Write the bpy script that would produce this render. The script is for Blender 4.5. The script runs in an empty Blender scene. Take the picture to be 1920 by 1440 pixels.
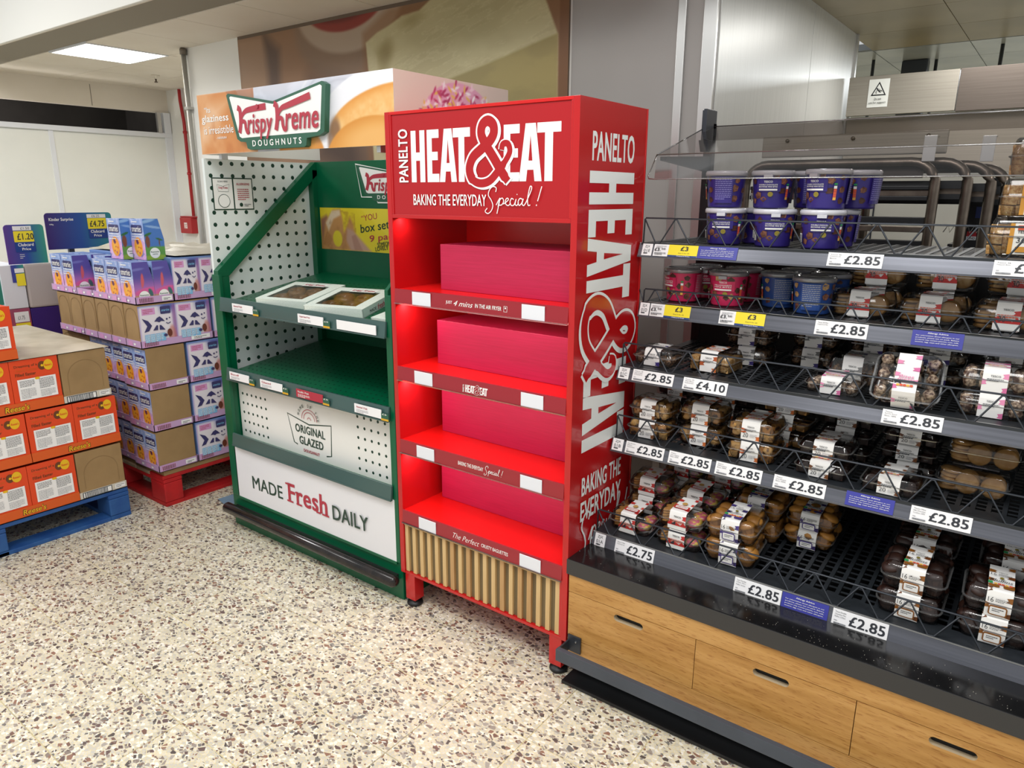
import bpy, bmesh, math, random
import numpy as np
from mathutils import Vector, Matrix

# ---------------------------------------------------------------- camera, world, light, exposure
SC = bpy.context.scene
COL = SC.collection
random.seed(7)
PI = math.pi
cam_d = bpy.data.cameras.new('camera')
cam = bpy.data.objects.new('camera', cam_d); COL.objects.link(cam); SC.camera = cam
F, TH, YAW, ROLL = 1356.42, .25473877, .64365434, -.00521257
cam_d.sensor_width = 36.0; cam_d.sensor_fit = 'HORIZONTAL'; cam_d.lens = F/1920*36.0
cam_d.clip_start = .05; cam_d.clip_end = 60
_h = Vector((-math.sin(YAW), math.cos(YAW), 0)); _r = Vector((math.cos(YAW), math.sin(YAW), 0)); _u = Vector((0, 0, 1))
_F = _h*math.cos(TH)-_u*math.sin(TH); _D = -(_u*math.cos(TH)+_h*math.sin(TH))
_c, _s = math.cos(ROLL), math.sin(ROLL)
_R = _r*_c+_D*_s; _Dn = -_r*_s+_D*_c
cam.matrix_world = Matrix(((_R.x, -_Dn.x, -_F.x, 0), (_R.y, -_Dn.y, -_F.y, 0), (_R.z, -_Dn.z, -_F.z, 1.6), (0, 0, 0, 1)))
SC.view_settings.view_transform = 'Standard'; SC.view_settings.look = 'None'
SC.view_settings.exposure = EXPO = 0.0; SC.view_settings.gamma = 1.0
SC.view_settings.use_curve_mapping = False
SC.cycles.max_bounces = 8; SC.cycles.diffuse_bounces = 3; SC.cycles.glossy_bounces = 3
SC.cycles.transparent_max_bounces = 24; SC.cycles.transmission_bounces = 4
SC.cycles.caustics_reflective = False; SC.cycles.caustics_refractive = False
SC.cycles.sample_clamp_indirect = 4.0
W = bpy.data.worlds.new('store_surroundings'); SC.world = W; W.use_nodes = True
W.node_tree.nodes['Background'].inputs[0].default_value = (.92, .94, .94, 1)
W.node_tree.nodes['Background'].inputs[1].default_value = .60

def area(name, loc, size, watts, col=(1, .97, .9), rot=(0, 0, 0), sy=None, spread=None):
    d = bpy.data.lights.new(name, 'AREA'); d.energy = watts; d.color = col
    d.shape = 'RECTANGLE'; d.size = size; d.size_y = sy or size
    if spread: d.spread = spread
    o = bpy.data.objects.new(name, d); COL.objects.link(o); o.location = loc; o.rotation_euler = rot
    return o
# store lighting: rows of ceiling panels over the aisle the camera stands in (the higher ceiling, out of frame); the first is added to brighten the left hoarding
for i, (x, y) in enumerate([(-5.6, .3), (-4.2, -.6), (-2.2, .2), (-.6, .5), (.9, -.5), (-1.2, -1.9)]):
    area('store_and_fill_light', (x, y, 3.3), .9, [66, 20, 22, 42, 36, 24][i], (1, .992, .972))
area('bakery_and_fill_light', (-.2, 6.9, 2.55), 1.2, 42, (.93, .97, 1), sy=.5)
area('bakery_and_fill_light', (1.7, 3.9, 2.55), .6, 22, (1, .97, .93))  # unseen, added off to the right to light the bakery
area('bakery_and_fill_light', (-.35, 4.75, 2.58), .9, 20, (1, .98, .95), sy=.25)  # added fill that brightens the warning sign and bulkhead

# ---------------------------------------------------------------- helpers
def lin(c):
    if isinstance(c, str): c = [int(c[i:i+2], 16)/255 for i in (0, 2, 4)]
    return tuple((x/12.92 if x <= .04045 else ((x+.055)/1.055)**2.4) for x in c)
MATS = {}
def mat(name, col='808080', rough=.5, metal=0., alpha=None, spec=.5, emit=None, coat=0.):
    if name in MATS: return MATS[name]
    m = bpy.data.materials.new(name); m.use_nodes = True; MATS[name] = m
    b = m.node_tree.nodes['Principled BSDF']
    b.inputs['Base Color'].default_value = (*lin(col), 1)
    b.inputs['Roughness'].default_value = rough; b.inputs['Metallic'].default_value = metal
    b.inputs['Specular IOR Level'].default_value = spec
    b.inputs['Coat Weight'].default_value = coat
    if emit:
        b.inputs['Emission Color'].default_value = (*lin(col), 1); b.inputs['Emission Strength'].default_value = emit
    m.diffuse_color = (*lin(col), 1)
    return m
def nt(m): return m.node_tree, m.node_tree.nodes, m.node_tree.links, m.node_tree.nodes['Principled BSDF']
def noisy(name, c1, c2, scale=(1, 1, 1), nscale=20, rough=.5, metal=0, bump=0, lo=.35, hi=.65, detail=5, coords='Object', rvar=0, spec=.5):
    """procedural two-tone noise"""
    if name in MATS: return MATS[name]
    m = mat(name, c1, rough, metal, spec=spec); t, N, L, b = nt(m)
    tc = N.new('ShaderNodeTexCoord'); mp = N.new('ShaderNodeMapping'); mp.inputs['Scale'].default_value = scale
    if coords == 'World':
        g = N.new('ShaderNodeNewGeometry'); L.new(g.outputs['Position'], mp.inputs[0])
    else: L.new(tc.outputs[coords], mp.inputs[0])
    n = N.new('ShaderNodeTexNoise'); n.inputs['Scale'].default_value = nscale; n.inputs['Detail'].default_value = detail
    L.new(mp.outputs[0], n.inputs['Vector'])
    r = N.new('ShaderNodeValToRGB'); r.color_ramp.elements[0].position = lo; r.color_ramp.elements[1].position = hi
    r.color_ramp.elements[0].color = (*lin(c1), 1); r.color_ramp.elements[1].color = (*lin(c2), 1)
    L.new(n.outputs[0], r.inputs[0]); L.new(r.outputs[0], b.inputs['Base Color'])
    if bump:
        bp = N.new('ShaderNodeBump'); bp.inputs['Strength'].default_value = bump; bp.inputs['Distance'].default_value = .004
        L.new(n.outputs[0], bp.inputs['Height']); L.new(bp.outputs[0], b.inputs['Normal'])
    if rvar:
        mm = N.new('ShaderNodeMath'); mm.operation = 'MULTIPLY_ADD'; mm.inputs[1].default_value = rvar; mm.inputs[2].default_value = rough-rvar/2
        L.new(n.outputs[0], mm.inputs[0]); L.new(mm.outputs[0], b.inputs['Roughness'])
    return m
def clear(name, tint=(.96, .96, .96), gloss=.10, rough=.08, frost=None, frost_w=0., fr=.8):
    """thin clear plastic: transparent, mirror sheen rising at grazing angles"""
    if name in MATS: return MATS[name]
    m = bpy.data.materials.new(name); m.use_nodes = True; MATS[name] = m
    N = m.node_tree.nodes; L = m.node_tree.links; N.remove(N['Principled BSDF']); out = N['Material Output']
    tr = N.new('ShaderNodeBsdfTransparent'); tr.inputs[0].default_value = (*tint, 1)
    gl = N.new('ShaderNodeBsdfGlossy'); gl.inputs['Roughness'].default_value = rough
    lw = N.new('ShaderNodeLayerWeight'); lw.inputs[0].default_value = .25
    ma = N.new('ShaderNodeMath'); ma.operation = 'MULTIPLY_ADD'; ma.inputs[1].default_value = fr; ma.inputs[2].default_value = gloss; ma.use_clamp = True
    L.new(lw.outputs['Fresnel'], ma.inputs[0])
    mx = N.new('ShaderNodeMixShader'); L.new(ma.outputs[0], mx.inputs[0]); L.new(gl.outputs[0], mx.inputs[2])
    if frost:
        df = N.new('ShaderNodeBsdfDiffuse'); df.inputs[0].default_value = (*lin(frost), 1)
        m2 = N.new('ShaderNodeMixShader'); m2.inputs[0].default_value = frost_w
        L.new(tr.outputs[0], m2.inputs[1]); L.new(df.outputs[0], m2.inputs[2]); L.new(m2.outputs[0], mx.inputs[1])
    else: L.new(tr.outputs[0], mx.inputs[1])
    L.new(mx.outputs[0], out.inputs[0])
    return m

def tag(o, label=None, cat=None, group=None, kind=None):
    if label: o['label'] = label
    if cat: o['category'] = cat
    if group: o['group'] = group
    if kind: o['kind'] = kind
    return o
def thing(name, label, cat, loc=(0, 0, 0), rz=0, group=None):
    o = bpy.data.objects.new(name, None); COL.objects.link(o); o.location = loc; o.rotation_euler = (0, 0, rz)
    o.empty_display_size = .05
    return tag(o, label, cat, group)
class G:
    """collects geometry; build() links it as ONE mesh object"""
    def __init__(s): s.v = []; s.f = []; s.mi = []; s.mats = []; s.lay = 0; s.S = None; s.sm = []
    def m(s, mt):
        if mt not in s.mats: s.mats.append(mt)
        return s.mats.index(mt)
    def add(s, vs, fs, mt, smooth=False):
        n = len(s.v); k = s.m(mt); s.v += [tuple(p) for p in vs]
        for f in fs: s.f.append([i+n for i in f]); s.mi.append(k); s.sm.append(smooth)
        return s
    def box(s, x0, x1, y0, y1, z0, z1, mt):
        vs = [(x, y, z) for z in (z0, z1) for y in (y0, y1) for x in (x0, x1)]
        return s.add(vs, [(0, 2, 3, 1), (4, 5, 7, 6), (0, 1, 5, 4), (2, 6, 7, 3), (0, 4, 6, 2), (1, 3, 7, 5)], mt)
    def hexa(s, b, t, mt):
        """b, t: four bottom and four top points, counter-clockwise from above"""
        return s.add(list(b)+list(t), [(3, 2, 1, 0), (4, 5, 6, 7), (0, 1, 5, 4), (1, 2, 6, 5), (2, 3, 7, 6), (3, 0, 4, 7)], mt)
    def tube(s, pts, r, mt, n=6, closed=False, caps=True):
        P = [Vector(p) for p in pts]; rs = r if isinstance(r, (list, tuple)) else [r]*len(P)
        ring = []
        for i, p in enumerate(P):
            if closed: d = (P[(i+1) % len(P)]-P[i-1]).normalized()
            else: d = (P[min(i+1, len(P)-1)]-P[max(i-1, 0)]).normalized()
            a = d.cross(Vector((0, 0, 1)) if abs(d.z) < .9 else Vector((0, 1, 0))).normalized(); b = d.cross(a)
            ring.append([p+(a*math.cos(2*PI*k/n)+b*math.sin(2*PI*k/n))*rs[i] for k in range(n)])
        vs = [q for rg in ring for q in rg]; fs = []
        m = len(P)
        for i in range(m if closed else m-1):
            j = (i+1) % m
            for k in range(n): fs.append((i*n+k, i*n+(k+1) % n, j*n+(k+1) % n, j*n+k))
        if caps and not closed: fs += [tuple(range(n))[::-1], tuple((m-1)*n+k for k in range(n))]
        return s.add(vs, fs, mt, True)
    def lathe(s, prof, c, mt, n=24, cap=True, smooth=True, sx=1, sy=1):
        vs = []; fs = []
        for (r, z) in prof: vs += [(c[0]+sx*r*math.cos(2*PI*k/n), c[1]+sy*r*math.sin(2*PI*k/n), c[2]+z) for k in range(n)]
        for i in range(len(prof)-1):
            for k in range(n): fs.append((i*n+k, i*n+(k+1) % n, (i+1)*n+(k+1) % n, (i+1)*n+k))
        if cap: fs += [tuple(range(n))[::-1], tuple((len(prof)-1)*n+k for k in range(n))]
        return s.add(vs, fs, mt, smooth)
    def rings(s, rs, mt, cap0=True, cap1=True, smooth=False):
        n = len(rs[0]); vs = [p for r in rs for p in r]; fs = []
        for i in range(len(rs)-1):
            for k in range(n): fs.append((i*n+k, i*n+(k+1) % n, (i+1)*n+(k+1) % n, (i+1)*n+k))
        if cap0: fs.append(tuple(range(n))[::-1])
        if cap1: fs.append(tuple((len(rs)-1)*n+k for k in range(n)))
        return s.add(vs, fs, mt, smooth)
    def prism(s, pts, S0, S1, mt):
        """2-D outline between two planes; S0/S1 map (u,v) to points"""
        n = len(pts); vs = [S0(*p) for p in pts]+[S1(*p) for p in pts]
        return s.add(vs, [tuple(range(n)), tuple(range(n, 2*n))[::-1]]+[(k, n+k, n+(k+1) % n, (k+1) % n) for k in range(n)], mt)
    # ---- flat print on a mapped surface S(u, v, layer)
    def on(s, S): s.S = S; s.lay = 0; return s
    def poly(s, pts, mt, up=True):
        if up: s.lay += 1
        return s.add([s.S(p[0], p[1], s.lay) for p in pts], [tuple(range(len(pts)))], mt)
    def rect(s, u0, v0, u1, v1, mt, nu=1, up=True):
        if nu == 1: return s.poly([(u0, v0), (u1, v0), (u1, v1), (u0, v1)], mt, up)
        if up: s.lay += 1
        vs = []
        for i in range(nu+1):
            u = u0+(u1-u0)*i/nu; vs += [s.S(u, v0, s.lay), s.S(u, v1, s.lay)]
        return s.add(vs, [(2*i, 2*i+2, 2*i+3, 2*i+1) for i in range(nu)], mt)
    def rrect(s, u0, v0, u1, v1, r, mt):
        pts = []
        for cx, cy, a in ((u1-r, v0+r, -90), (u1-r, v1-r, 0), (u0+r, v1-r, 90), (u0+r, v0+r, 180)):
            for k in range(5): t = math.radians(a+90*k/4); pts.append((cx+r*math.cos(t), cy+r*math.sin(t)))
        return s.poly(pts, mt)
    def disc(s, u, v, r, mt, n=12, ry=None, up=True):
        return s.poly([(u+r*math.cos(2*PI*k/n), v+(ry or r)*math.sin(2*PI*k/n)) for k in range(n)], mt, up)
    def stroke(s, pts, w, mt, closed=False, curve=True, up=True):
        if up: s.lay += 1
        if curve and len(pts) > 2: pts = catmull(pts, 5, closed)
        n = len(pts); L_ = []; R_ = []
        for i in range(n):
            a = pts[i-1] if (i or closed) else pts[0]; b = pts[(i+1) % n] if (i < n-1 or closed) else pts[-1]
            dx, dy = b[0]-a[0], b[1]-a[1]; d = math.hypot(dx, dy) or 1
            ww = (w if not callable(w) else w(i/(n-1)))/2
            L_.append((pts[i][0]-dy/d*ww, pts[i][1]+dx/d*ww)); R_.append((pts[i][0]+dy/d*ww, pts[i][1]-dx/d*ww))
        vs = [s.S(p[0], p[1], s.lay+.85*i/n) for i, p in enumerate(L_)]+[s.S(p[0], p[1], s.lay+.85*i/n) for i, p in enumerate(R_)]
        return s.add(vs, [(i, (i+1) % n, n+(i+1) % n, n+i) for i in range(n if closed else n-1)], mt)
    def text(s, st, u, v, w, h, mt, bold=0., shear=0., rot=0, up=True):
        """text squeezed into the box (u, v, w, h); rot in degrees about (u, v)"""
        vs, fs = glyphs(st, bold, shear)
        if up: s.lay += 1
        c, q = math.cos(math.radians(rot)), math.sin(math.radians(rot))
        out = []
        for (x, y, k) in vs:
            x *= w; y *= h; out.append(s.S(u+x*c-y*q, v+x*q+y*c, s.lay+k))
        return s.add(out, fs, mt)
    def lines(s, u, v, w, n, dv, mt, h=None, seed=1):
        """small print: rows of word-sized dashes"""
        rnd = random.Random(seed); s.lay += 1; h = h or abs(dv)*.4
        for i in range(n):
            x = u; y = v-i*abs(dv)
            while x < u+w*(1 if i < n-1 else .6):
                l = rnd.uniform(.06, .16)*w; s.rect(x, y, min(x+l, u+w), y+h, mt, up=False); x += l+.025*w
        return s
    def mesh(s, name, bev=0.):
        me = bpy.data.meshes.new(name); me.from_pydata(s.v, [], s.f)
        for m_ in s.mats: me.materials.append(m_)
        me.polygons.foreach_set('material_index', s.mi); me.polygons.foreach_set('use_smooth', s.sm)
        if bev:
            bm = bmesh.new(); bm.from_mesh(me)
            es = [e for e in bm.edges if len(e.link_faces) == 2 and e.calc_face_angle(0) > .5]
            bmesh.ops.bevel(bm, geom=es, offset=bev, segments=2, profile=.6, affect='EDGES', clamp_overlap=True)
            bm.to_mesh(me); bm.free()
        me.update(); return me
    def build(s, name, parent=None, bev=0., loc=None, kind=None, label=None):
        o = bpy.data.objects.new(name, s.mesh(name, bev)); COL.objects.link(o)
        if parent: o.parent = parent
        if loc: o.location = loc
        return tag(o, label, None, None, kind)
def inst(name, me, parent=None, loc=(0, 0, 0), rot=(0, 0, 0), sc=None):
    o = bpy.data.objects.new(name, me); COL.objects.link(o); o.parent = parent; o.location = loc; o.rotation_euler = rot
    if sc: o.scale = sc
    return o
def catmull(p, k, closed=False):
    out = []; n = len(p)
    for i in range(n if closed else n-1):
        g = lambda j: p[j % n] if closed else p[max(0, min(n-1, j))]
        a, b, c, d = g(i-1), g(i), g(i+1), g(i+2)
        for j in range(k):
            t = j/k
            out.append(tuple(.5*(2*b[q]+(c[q]-a[q])*t+(2*a[q]-5*b[q]+4*c[q]-d[q])*t*t+(3*b[q]-a[q]-3*c[q]+d[q])*t**3) for q in range(len(b))))
    if not closed: out.append(tuple(p[-1]))
    return out
_gc = {}
def glyphs(st, bold=0., shear=0.):
    key = (st, bold, shear)
    if key in _gc: return _gc[key]
    cu = bpy.data.curves.new('t', 'FONT'); cu.body = st; cu.size = 1; cu.offset = min(bold, 0); cu.shear = shear; cu.space_character = 1+max(0, bold)*1.6
    cu.resolution_u = 3; cu.fill_mode = 'FRONT'
    ob = bpy.data.objects.new('t', cu); COL.objects.link(ob)
    me = bpy.data.meshes.new_from_object(ob.evaluated_get(bpy.context.evaluated_depsgraph_get()))
    vs = [(v.co.x, v.co.y) for v in me.vertices]; fs = [tuple(p.vertices) for p in me.polygons]
    bpy.data.objects.remove(ob); bpy.data.curves.remove(cu); bpy.data.meshes.remove(me)
    if not vs: vs = [(0, 0), (1, 0), (1, 1)]; fs = [(0, 1, 2)]
    x0 = min(v[0] for v in vs); x1 = max(v[0] for v in vs); y0 = min(v[1] for v in vs); y1 = max(v[1] for v in vs)
    if bold > 0:      # heavier strokes: four copies of the letters a hair apart, each on its own thin layer
        d = bold*.75; n = len(vs); b0, bf = vs, fs; vs, fs = [], []
        for k, (dx, dy) in enumerate(((-d, -d*.6), (d, -d*.6), (-d, d*.6), (d, d*.6))):
            vs += [(x+dx, y+dy) for x, y in b0]; fs += [tuple(i+k*n for i in f) for f in bf]
        x0 -= d; x1 += d; y0 -= d*.6; y1 += d*.6; ks = [k*.22 for k in range(4) for _ in b0]
    else: ks = [0]*len(vs)
    vs = [((x-x0)/(x1-x0), (y-y0)/(y1-y0), k) for (x, y), k in zip(vs, ks)]
    _gc[key] = (vs, fs); return _gc[key]
EPS = .00035
def SXZ(y, x0=0, z0=0, e=EPS): return lambda u, v, l: (x0+u, y-l*e, z0+v)            # faces -Y
def SYZ(x, y0=0, z0=0, e=EPS): return lambda u, v, l: (x+l*e, y0+u, z0+v)            # faces +X
def SXY(z, x0=0, y0=0, e=EPS): return lambda u, v, l: (x0+u, y0+v, z+l*e)            # faces up

# painted (vertex colour) pictures
def pmat(name='printed_picture', rough=.35, coat=0.):
    if name in MATS: return MATS[name]
    m = mat(name, 'ffffff', rough, coat=coat); t, N, L, b = nt(m)
    a = N.new('ShaderNodeVertexColor'); a.layer_name = 'Col'; L.new(a.outputs[0], b.inputs['Base Color']); return m
def vnoise(U, V, s, seed=0):
    x = U*s; y = V*s; xi = np.floor(x).astype(int); yi = np.floor(y).astype(int); fx = x-xi; fy = y-yi
    fx = fx*fx*(3-2*fx); fy = fy*fy*(3-2*fy)
    h = lambda a, b: (np.sin(a*127.1+b*311.7+seed*74.7)*43758.5453) % 1.0
    return (h(xi, yi)*(1-fx)+h(xi+1, yi)*fx)*(1-fy)+(h(xi, yi+1)*(1-fx)+h(xi+1, yi+1)*fx)*fy
def fbm(U, V, s, seed=0, o=4): return sum(vnoise(U, V, s*2**k, seed+k)*.5**k for k in range(o))/sum(.5**k for k in range(o))
def hexc(c): return np.array([int(c[i:i+2], 16)/255 for i in (0, 2, 4)])
def sst(a, b, x): t = np.clip((x-a)/(b-a), 0, 1); return t*t*(3-2*t)
class Pic:
    def __init__(s, w, h, nu, nv, base):
        s.w, s.h, s.nu, s.nv = w, h, nu, nv
        s.U, s.V = np.meshgrid(np.linspace(0, w, nu), np.linspace(0, h, nv)); s.C = np.ones((nv, nu, 3))*hexc(base)
    def mix(s, M, c):
        c = hexc(c) if isinstance(c, str) else c; M = np.clip(M, 0, 1)[..., None]; s.C = s.C*(1-M)+c*M; return s
    def ell(s, u, v, ru, rv, rot=0, soft=.1):
        a = math.radians(rot); du = s.U-u; dv = s.V-v; x = du*math.cos(a)+dv*math.sin(a); y = -du*math.sin(a)+dv*math.cos(a)
        return 1-sst(1-soft, 1+soft, np.sqrt((x/ru)**2+(y/rv)**2))
    def pol(s, pts, soft=0.):
        ins = np.zeros(s.U.shape, bool); n = len(pts); D = np.full(s.U.shape, 1e9)
        for i in range(n):
            x0, y0 = pts[i-1]; x1, y1 = pts[i]
            c = ((y0 > s.V) != (y1 > s.V)) & (s.U < (x1-x0)*(s.V-y0)/((y1-y0) or 1e-9)+x0); ins ^= c
            if soft:
                t = np.clip(((s.U-x0)*(x1-x0)+(s.V-y0)*(y1-y0))/max(1e-12, (x1-x0)**2+(y1-y0)**2), 0, 1)
                D = np.minimum(D, np.hypot(s.U-x0-t*(x1-x0), s.V-y0-t*(y1-y0)))
        if soft: return .5+.5*np.clip(np.where(ins, D, -D)/soft, -1, 1)
        return ins.astype(float)
    def mesh(s, name, S, mt, l=1):
        me = bpy.data.meshes.new(name)
        vs = [S(float(u), float(v), l) for u, v in zip(s.U.ravel(), s.V.ravel())]; n = s.nu
        fs = [(j*n+i, j*n+i+1, (j+1)*n+i+1, (j+1)*n+i) for j in range(s.nv-1) for i in range(n-1)]
        me.from_pydata(vs, [], fs); me.materials.append(mt)
        c = s.C.reshape(-1, 3); c = np.where(c <= .04045, c/12.92, ((c+.055)/1.055)**2.4)
        at = me.color_attributes.new('Col', 'FLOAT_COLOR', 'POINT')
        at.data.foreach_set('color', np.concatenate([c, np.ones((len(c), 1))], 1).astype(np.float32).ravel())
        me.update(); return me
# ---------------------------------------------------------------- materials of the setting
def terrazzo():
    m = mat('terrazzo', 'd8cfb4', .33); t, N, L, b = nt(m)
    g = N.new('ShaderNodeNewGeometry'); oi = N.new('ShaderNodeObjectInfo')
    cmb = N.new('ShaderNodeVectorMath'); cmb.operation = 'MULTIPLY_ADD'; L.new(oi.outputs['Random'], cmb.inputs[0])
    cmb.inputs[1].default_value = (37, 91, 0); L.new(g.outputs['Position'], cmb.inputs[2])
    def vor(scale, feat, off=0):
        v = N.new('ShaderNodeTexVoronoi'); v.voronoi_dimensions = '2D'; v.feature = feat; v.inputs['Scale'].default_value = scale
        mp = N.new('ShaderNodeMapping'); mp.inputs['Location'].default_value = (off, off*.7, 0); mp.inputs['Rotation'].default_value = (0, 0, .6)
        mp.inputs['Scale'].default_value = (1, 1.35, 1)
        L.new(cmb.outputs[0], mp.inputs[0]); L.new(mp.outputs[0], v.inputs['Vector']); return v
    def math_(op, a, bb, cl=False):
        x = N.new('ShaderNodeMath'); x.operation = op; x.use_clamp = cl
        for i, q in enumerate((a, bb)):
            if isinstance(q, (int, float)): x.inputs[i].default_value = q
            elif q is not None: L.new(q, x.inputs[i])
        return x.outputs[0]
    def mixc(f, a, c):
        x = N.new('ShaderNodeMixRGB'); L.new(f, x.inputs[0])
        for i, q in ((1, a), (2, c)):
            if isinstance(q, str): x.inputs[i].default_value = (*lin(q), 1)
            else: L.new(q, x.inputs[i])
        return x.outputs[0]
    ns = N.new('ShaderNodeTexNoise'); ns.inputs['Scale'].default_value = 9; ns.inputs['Detail'].default_value = 6; L.new(g.outputs['Position'], ns.inputs['Vector'])
    ns2 = N.new('ShaderNodeTexNoise'); ns2.inputs['Scale'].default_value = 160; ns2.inputs['Detail'].default_value = 3; L.new(cmb.outputs[0], ns2.inputs['Vector'])
    base = mixc(math_('MULTIPLY', ns2.outputs[0], 1.), 'f2ede2', 'b9b5ac')
    base = mixc(math_('MULTIPLY', ns.outputs[0], .5), base, 'dfd0a0')
    # pale marble crumbs with yellowish cement lines between them
    e4 = vor(75, 'F1', 3); s4 = N.new('ShaderNodeSeparateColor'); L.new(e4.outputs['Color'], s4.inputs[0]); base = mixc(math_('MULTIPLY', math_('GREATER_THAN', s4.outputs[2], .62), .55), base, 'b9b6ae'); base = mixc(math_('MULTIPLY', math_('LESS_THAN', s4.outputs[2], .22), .5), base, 'fbfaf6')
    e3 = vor(75, 'DISTANCE_TO_EDGE', 3); base = mixc(math_('LESS_THAN', e3.outputs['Distance'], .045), base, 'e2cf8c')
    for sc, off, p, w in ((47, 0, .25, .14), (72, 5, .18, .14), (120, 9, .08, .12)):
        vc = vor(sc, 'F1', off); ve = vor(sc, 'DISTANCE_TO_EDGE', off)
        sp = N.new('ShaderNodeSeparateColor'); L.new(vc.outputs['Color'], sp.inputs[0])
        pick = math_('MULTIPLY', math_('LESS_THAN', sp.outputs[0], p), math_('GREATER_THAN', ve.outputs['Distance'], w))
        r = N.new('ShaderNodeValToRGB'); r.color_ramp.interpolation = 'CONSTANT'
        cols = ['7a5c50', '8a7d73', '9c9186', '6b5854', '926e5c', '77746f', 'a8a096', '574d49']
        el = r.color_ramp.elements; el[0].color = (*lin(cols[0]), 1); el[1].position = .125; el[1].color = (*lin(cols[1]), 1)
        for i in range(2, 8): q = el.new(i*.125); q.color = (*lin(cols[i]), 1)
        L.new(sp.outputs[1], r.inputs[0]); base = mixc(pick, base, r.outputs[0])
    L.new(base, b.inputs['Base Color'])
    rr = math_('MULTIPLY_ADD', ns.outputs[0], .25); rr.node.inputs[2].default_value = .22; L.new(rr, b.inputs['Roughness'])
    return m
M_floor = terrazzo()
M_grout = noisy('tile_joint', 'e2d3a0', 'a89c7c', nscale=3, rough=.8, coords='World')
M_ceil = noisy('ceiling_tile', 'e8e0d3', 'e2d9ca', nscale=2, rough=.6)
M_cgap = mat('ceiling_joint', '8f887a', .8)
M_bceil = noisy('bakery_ceiling_tile', 'a3977c', '94896f', nscale=2, rough=.35)  # unlit look of this ceiling put into the darker, browner colour
M_white = mat('white_paint', 'efeee8', .55)
M_part = noisy('cream_hoarding', 'f3f4ee', 'eceee8', nscale=2, rough=.5)
M_frame = mat('white_frame', 'e9ecf2', .4)
M_dark = noisy('dark_void', '4a4643', '3f3b39', nscale=3, rough=.7)
M_grey = noisy('grey_wall_panel', 'aeaaa6', 'a7a39f', nscale=1.2, rough=.42)
M_steel = noisy('brushed_steel', 'd9dad7', 'cfd0cd', scale=(60, 60, .6), nscale=3, rough=.38, metal=.35, bump=.02, coords='World', rvar=.12)
M_steelh = noisy('brushed_steel_long', 'aaa498', '9b958a', scale=(.6, 60, 60), nscale=3, rough=.4, metal=.5, coords='World', rvar=.1)
M_alu = mat('aluminium_trim', 'd6d6d4', .32, .8)
M_black = mat('black_plastic', '17181a', .45)
M_blackm = noisy('black_metal', '1b1c1e', '24262a', nscale=8, rough=.4)
M_char = mat('charcoal_metal', '3a3e45', .38, .35)
M_red0 = mat('alarm_red', 'b3252c', .4)

# ---------------------------------------------------------------- floor: 30 cm terrazzo tiles
g = G(); g.box(-8.2, 3, -1.5, 9.2, -.06, -.0012, M_grout)
floor = g.build('floor', kind='structure')
P0 = .3
g = G(); w = P0/2-.0011
g.hexa([(-w, -w, -.004), (w, -w, -.004), (w, w, -.004), (-w, w, -.004)], [(-w+.0006, -w+.0006, 0), (w-.0006, -w+.0006, 0), (w-.0006, w-.0006, 0), (-w+.0006, w-.0006, 0)], M_floor)
tile_me = g.mesh('floor_tile'); rest = []
for ix in range(-22, 9):
    for iy in range(-4, 12):
        x = -1.675+(ix+.5)*P0; y = .617+(iy+.5)*P0
        near = (-4.7 < x < -.1) and (0.2 < y < 3.2) and not (x > -.9 and y < .9)
        if near and y < 2.2: inst('floor_tile', tile_me, floor, (x, y, 0))
        else: rest.append((x, y))
g = G()
for x, y in rest:
    g.hexa([(x-w, y-w, -.004), (x+w, y-w, -.004), (x+w, y+w, -.004), (x-w, y+w, -.004)], [(x-w, y-w, 0), (x+w, y-w, 0), (x+w, y+w, 0), (x-w, y+w, 0)], M_floor)
g.build('distant_floor_tiles', floor, kind='stuff')

# ---------------------------------------------------------------- lower ceiling and bulkhead
ZC = 2.62
g = G(); g.box(-7.75, -1.29, 2.28, 4.25, ZC+.006, ZC+.06, M_cgap); ceil = g.build('ceiling', kind='structure')
g = G(); w = .3-.0025; g.box(-w, w, -w, w, 0, .02, M_ceil); ct = g.mesh('ceiling_tile', .0015)
LX, LY = -5.98, 2.89
for ix in range(-8, 7):
    for iy in range(-1, 5):
        x = -5.08+(ix+.5)*.6; y = 2.59+(iy-.5)*.6
        if y-.3 < 2.28: 
            continue
        if x < -7.8 or y > 4.1 or x > -1.3 or (y > 3.3 and x > -5.2): continue
        if abs(x-LX) < .1 and abs(y-LY) < .1: continue
        inst('ceiling_tile', ct, ceil, (x, y, ZC))
g = G(); g.box(-7.75, -1.29, 2.28, 2.288, ZC, ZC+.01, M_ceil)
for k in range(11): g.box(-7.6+k*.6, -7.6+k*.6+.595, 2.288, 2.289, ZC, ZC+.02, M_ceil)
g.build('edge_strip', ceil)
g = G(); g.box(-8.2, -1.29, 2.258, 2.28, ZC, 3.45, M_white); g.build('wall_bulkhead', kind='structure', bev=.004)
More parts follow.
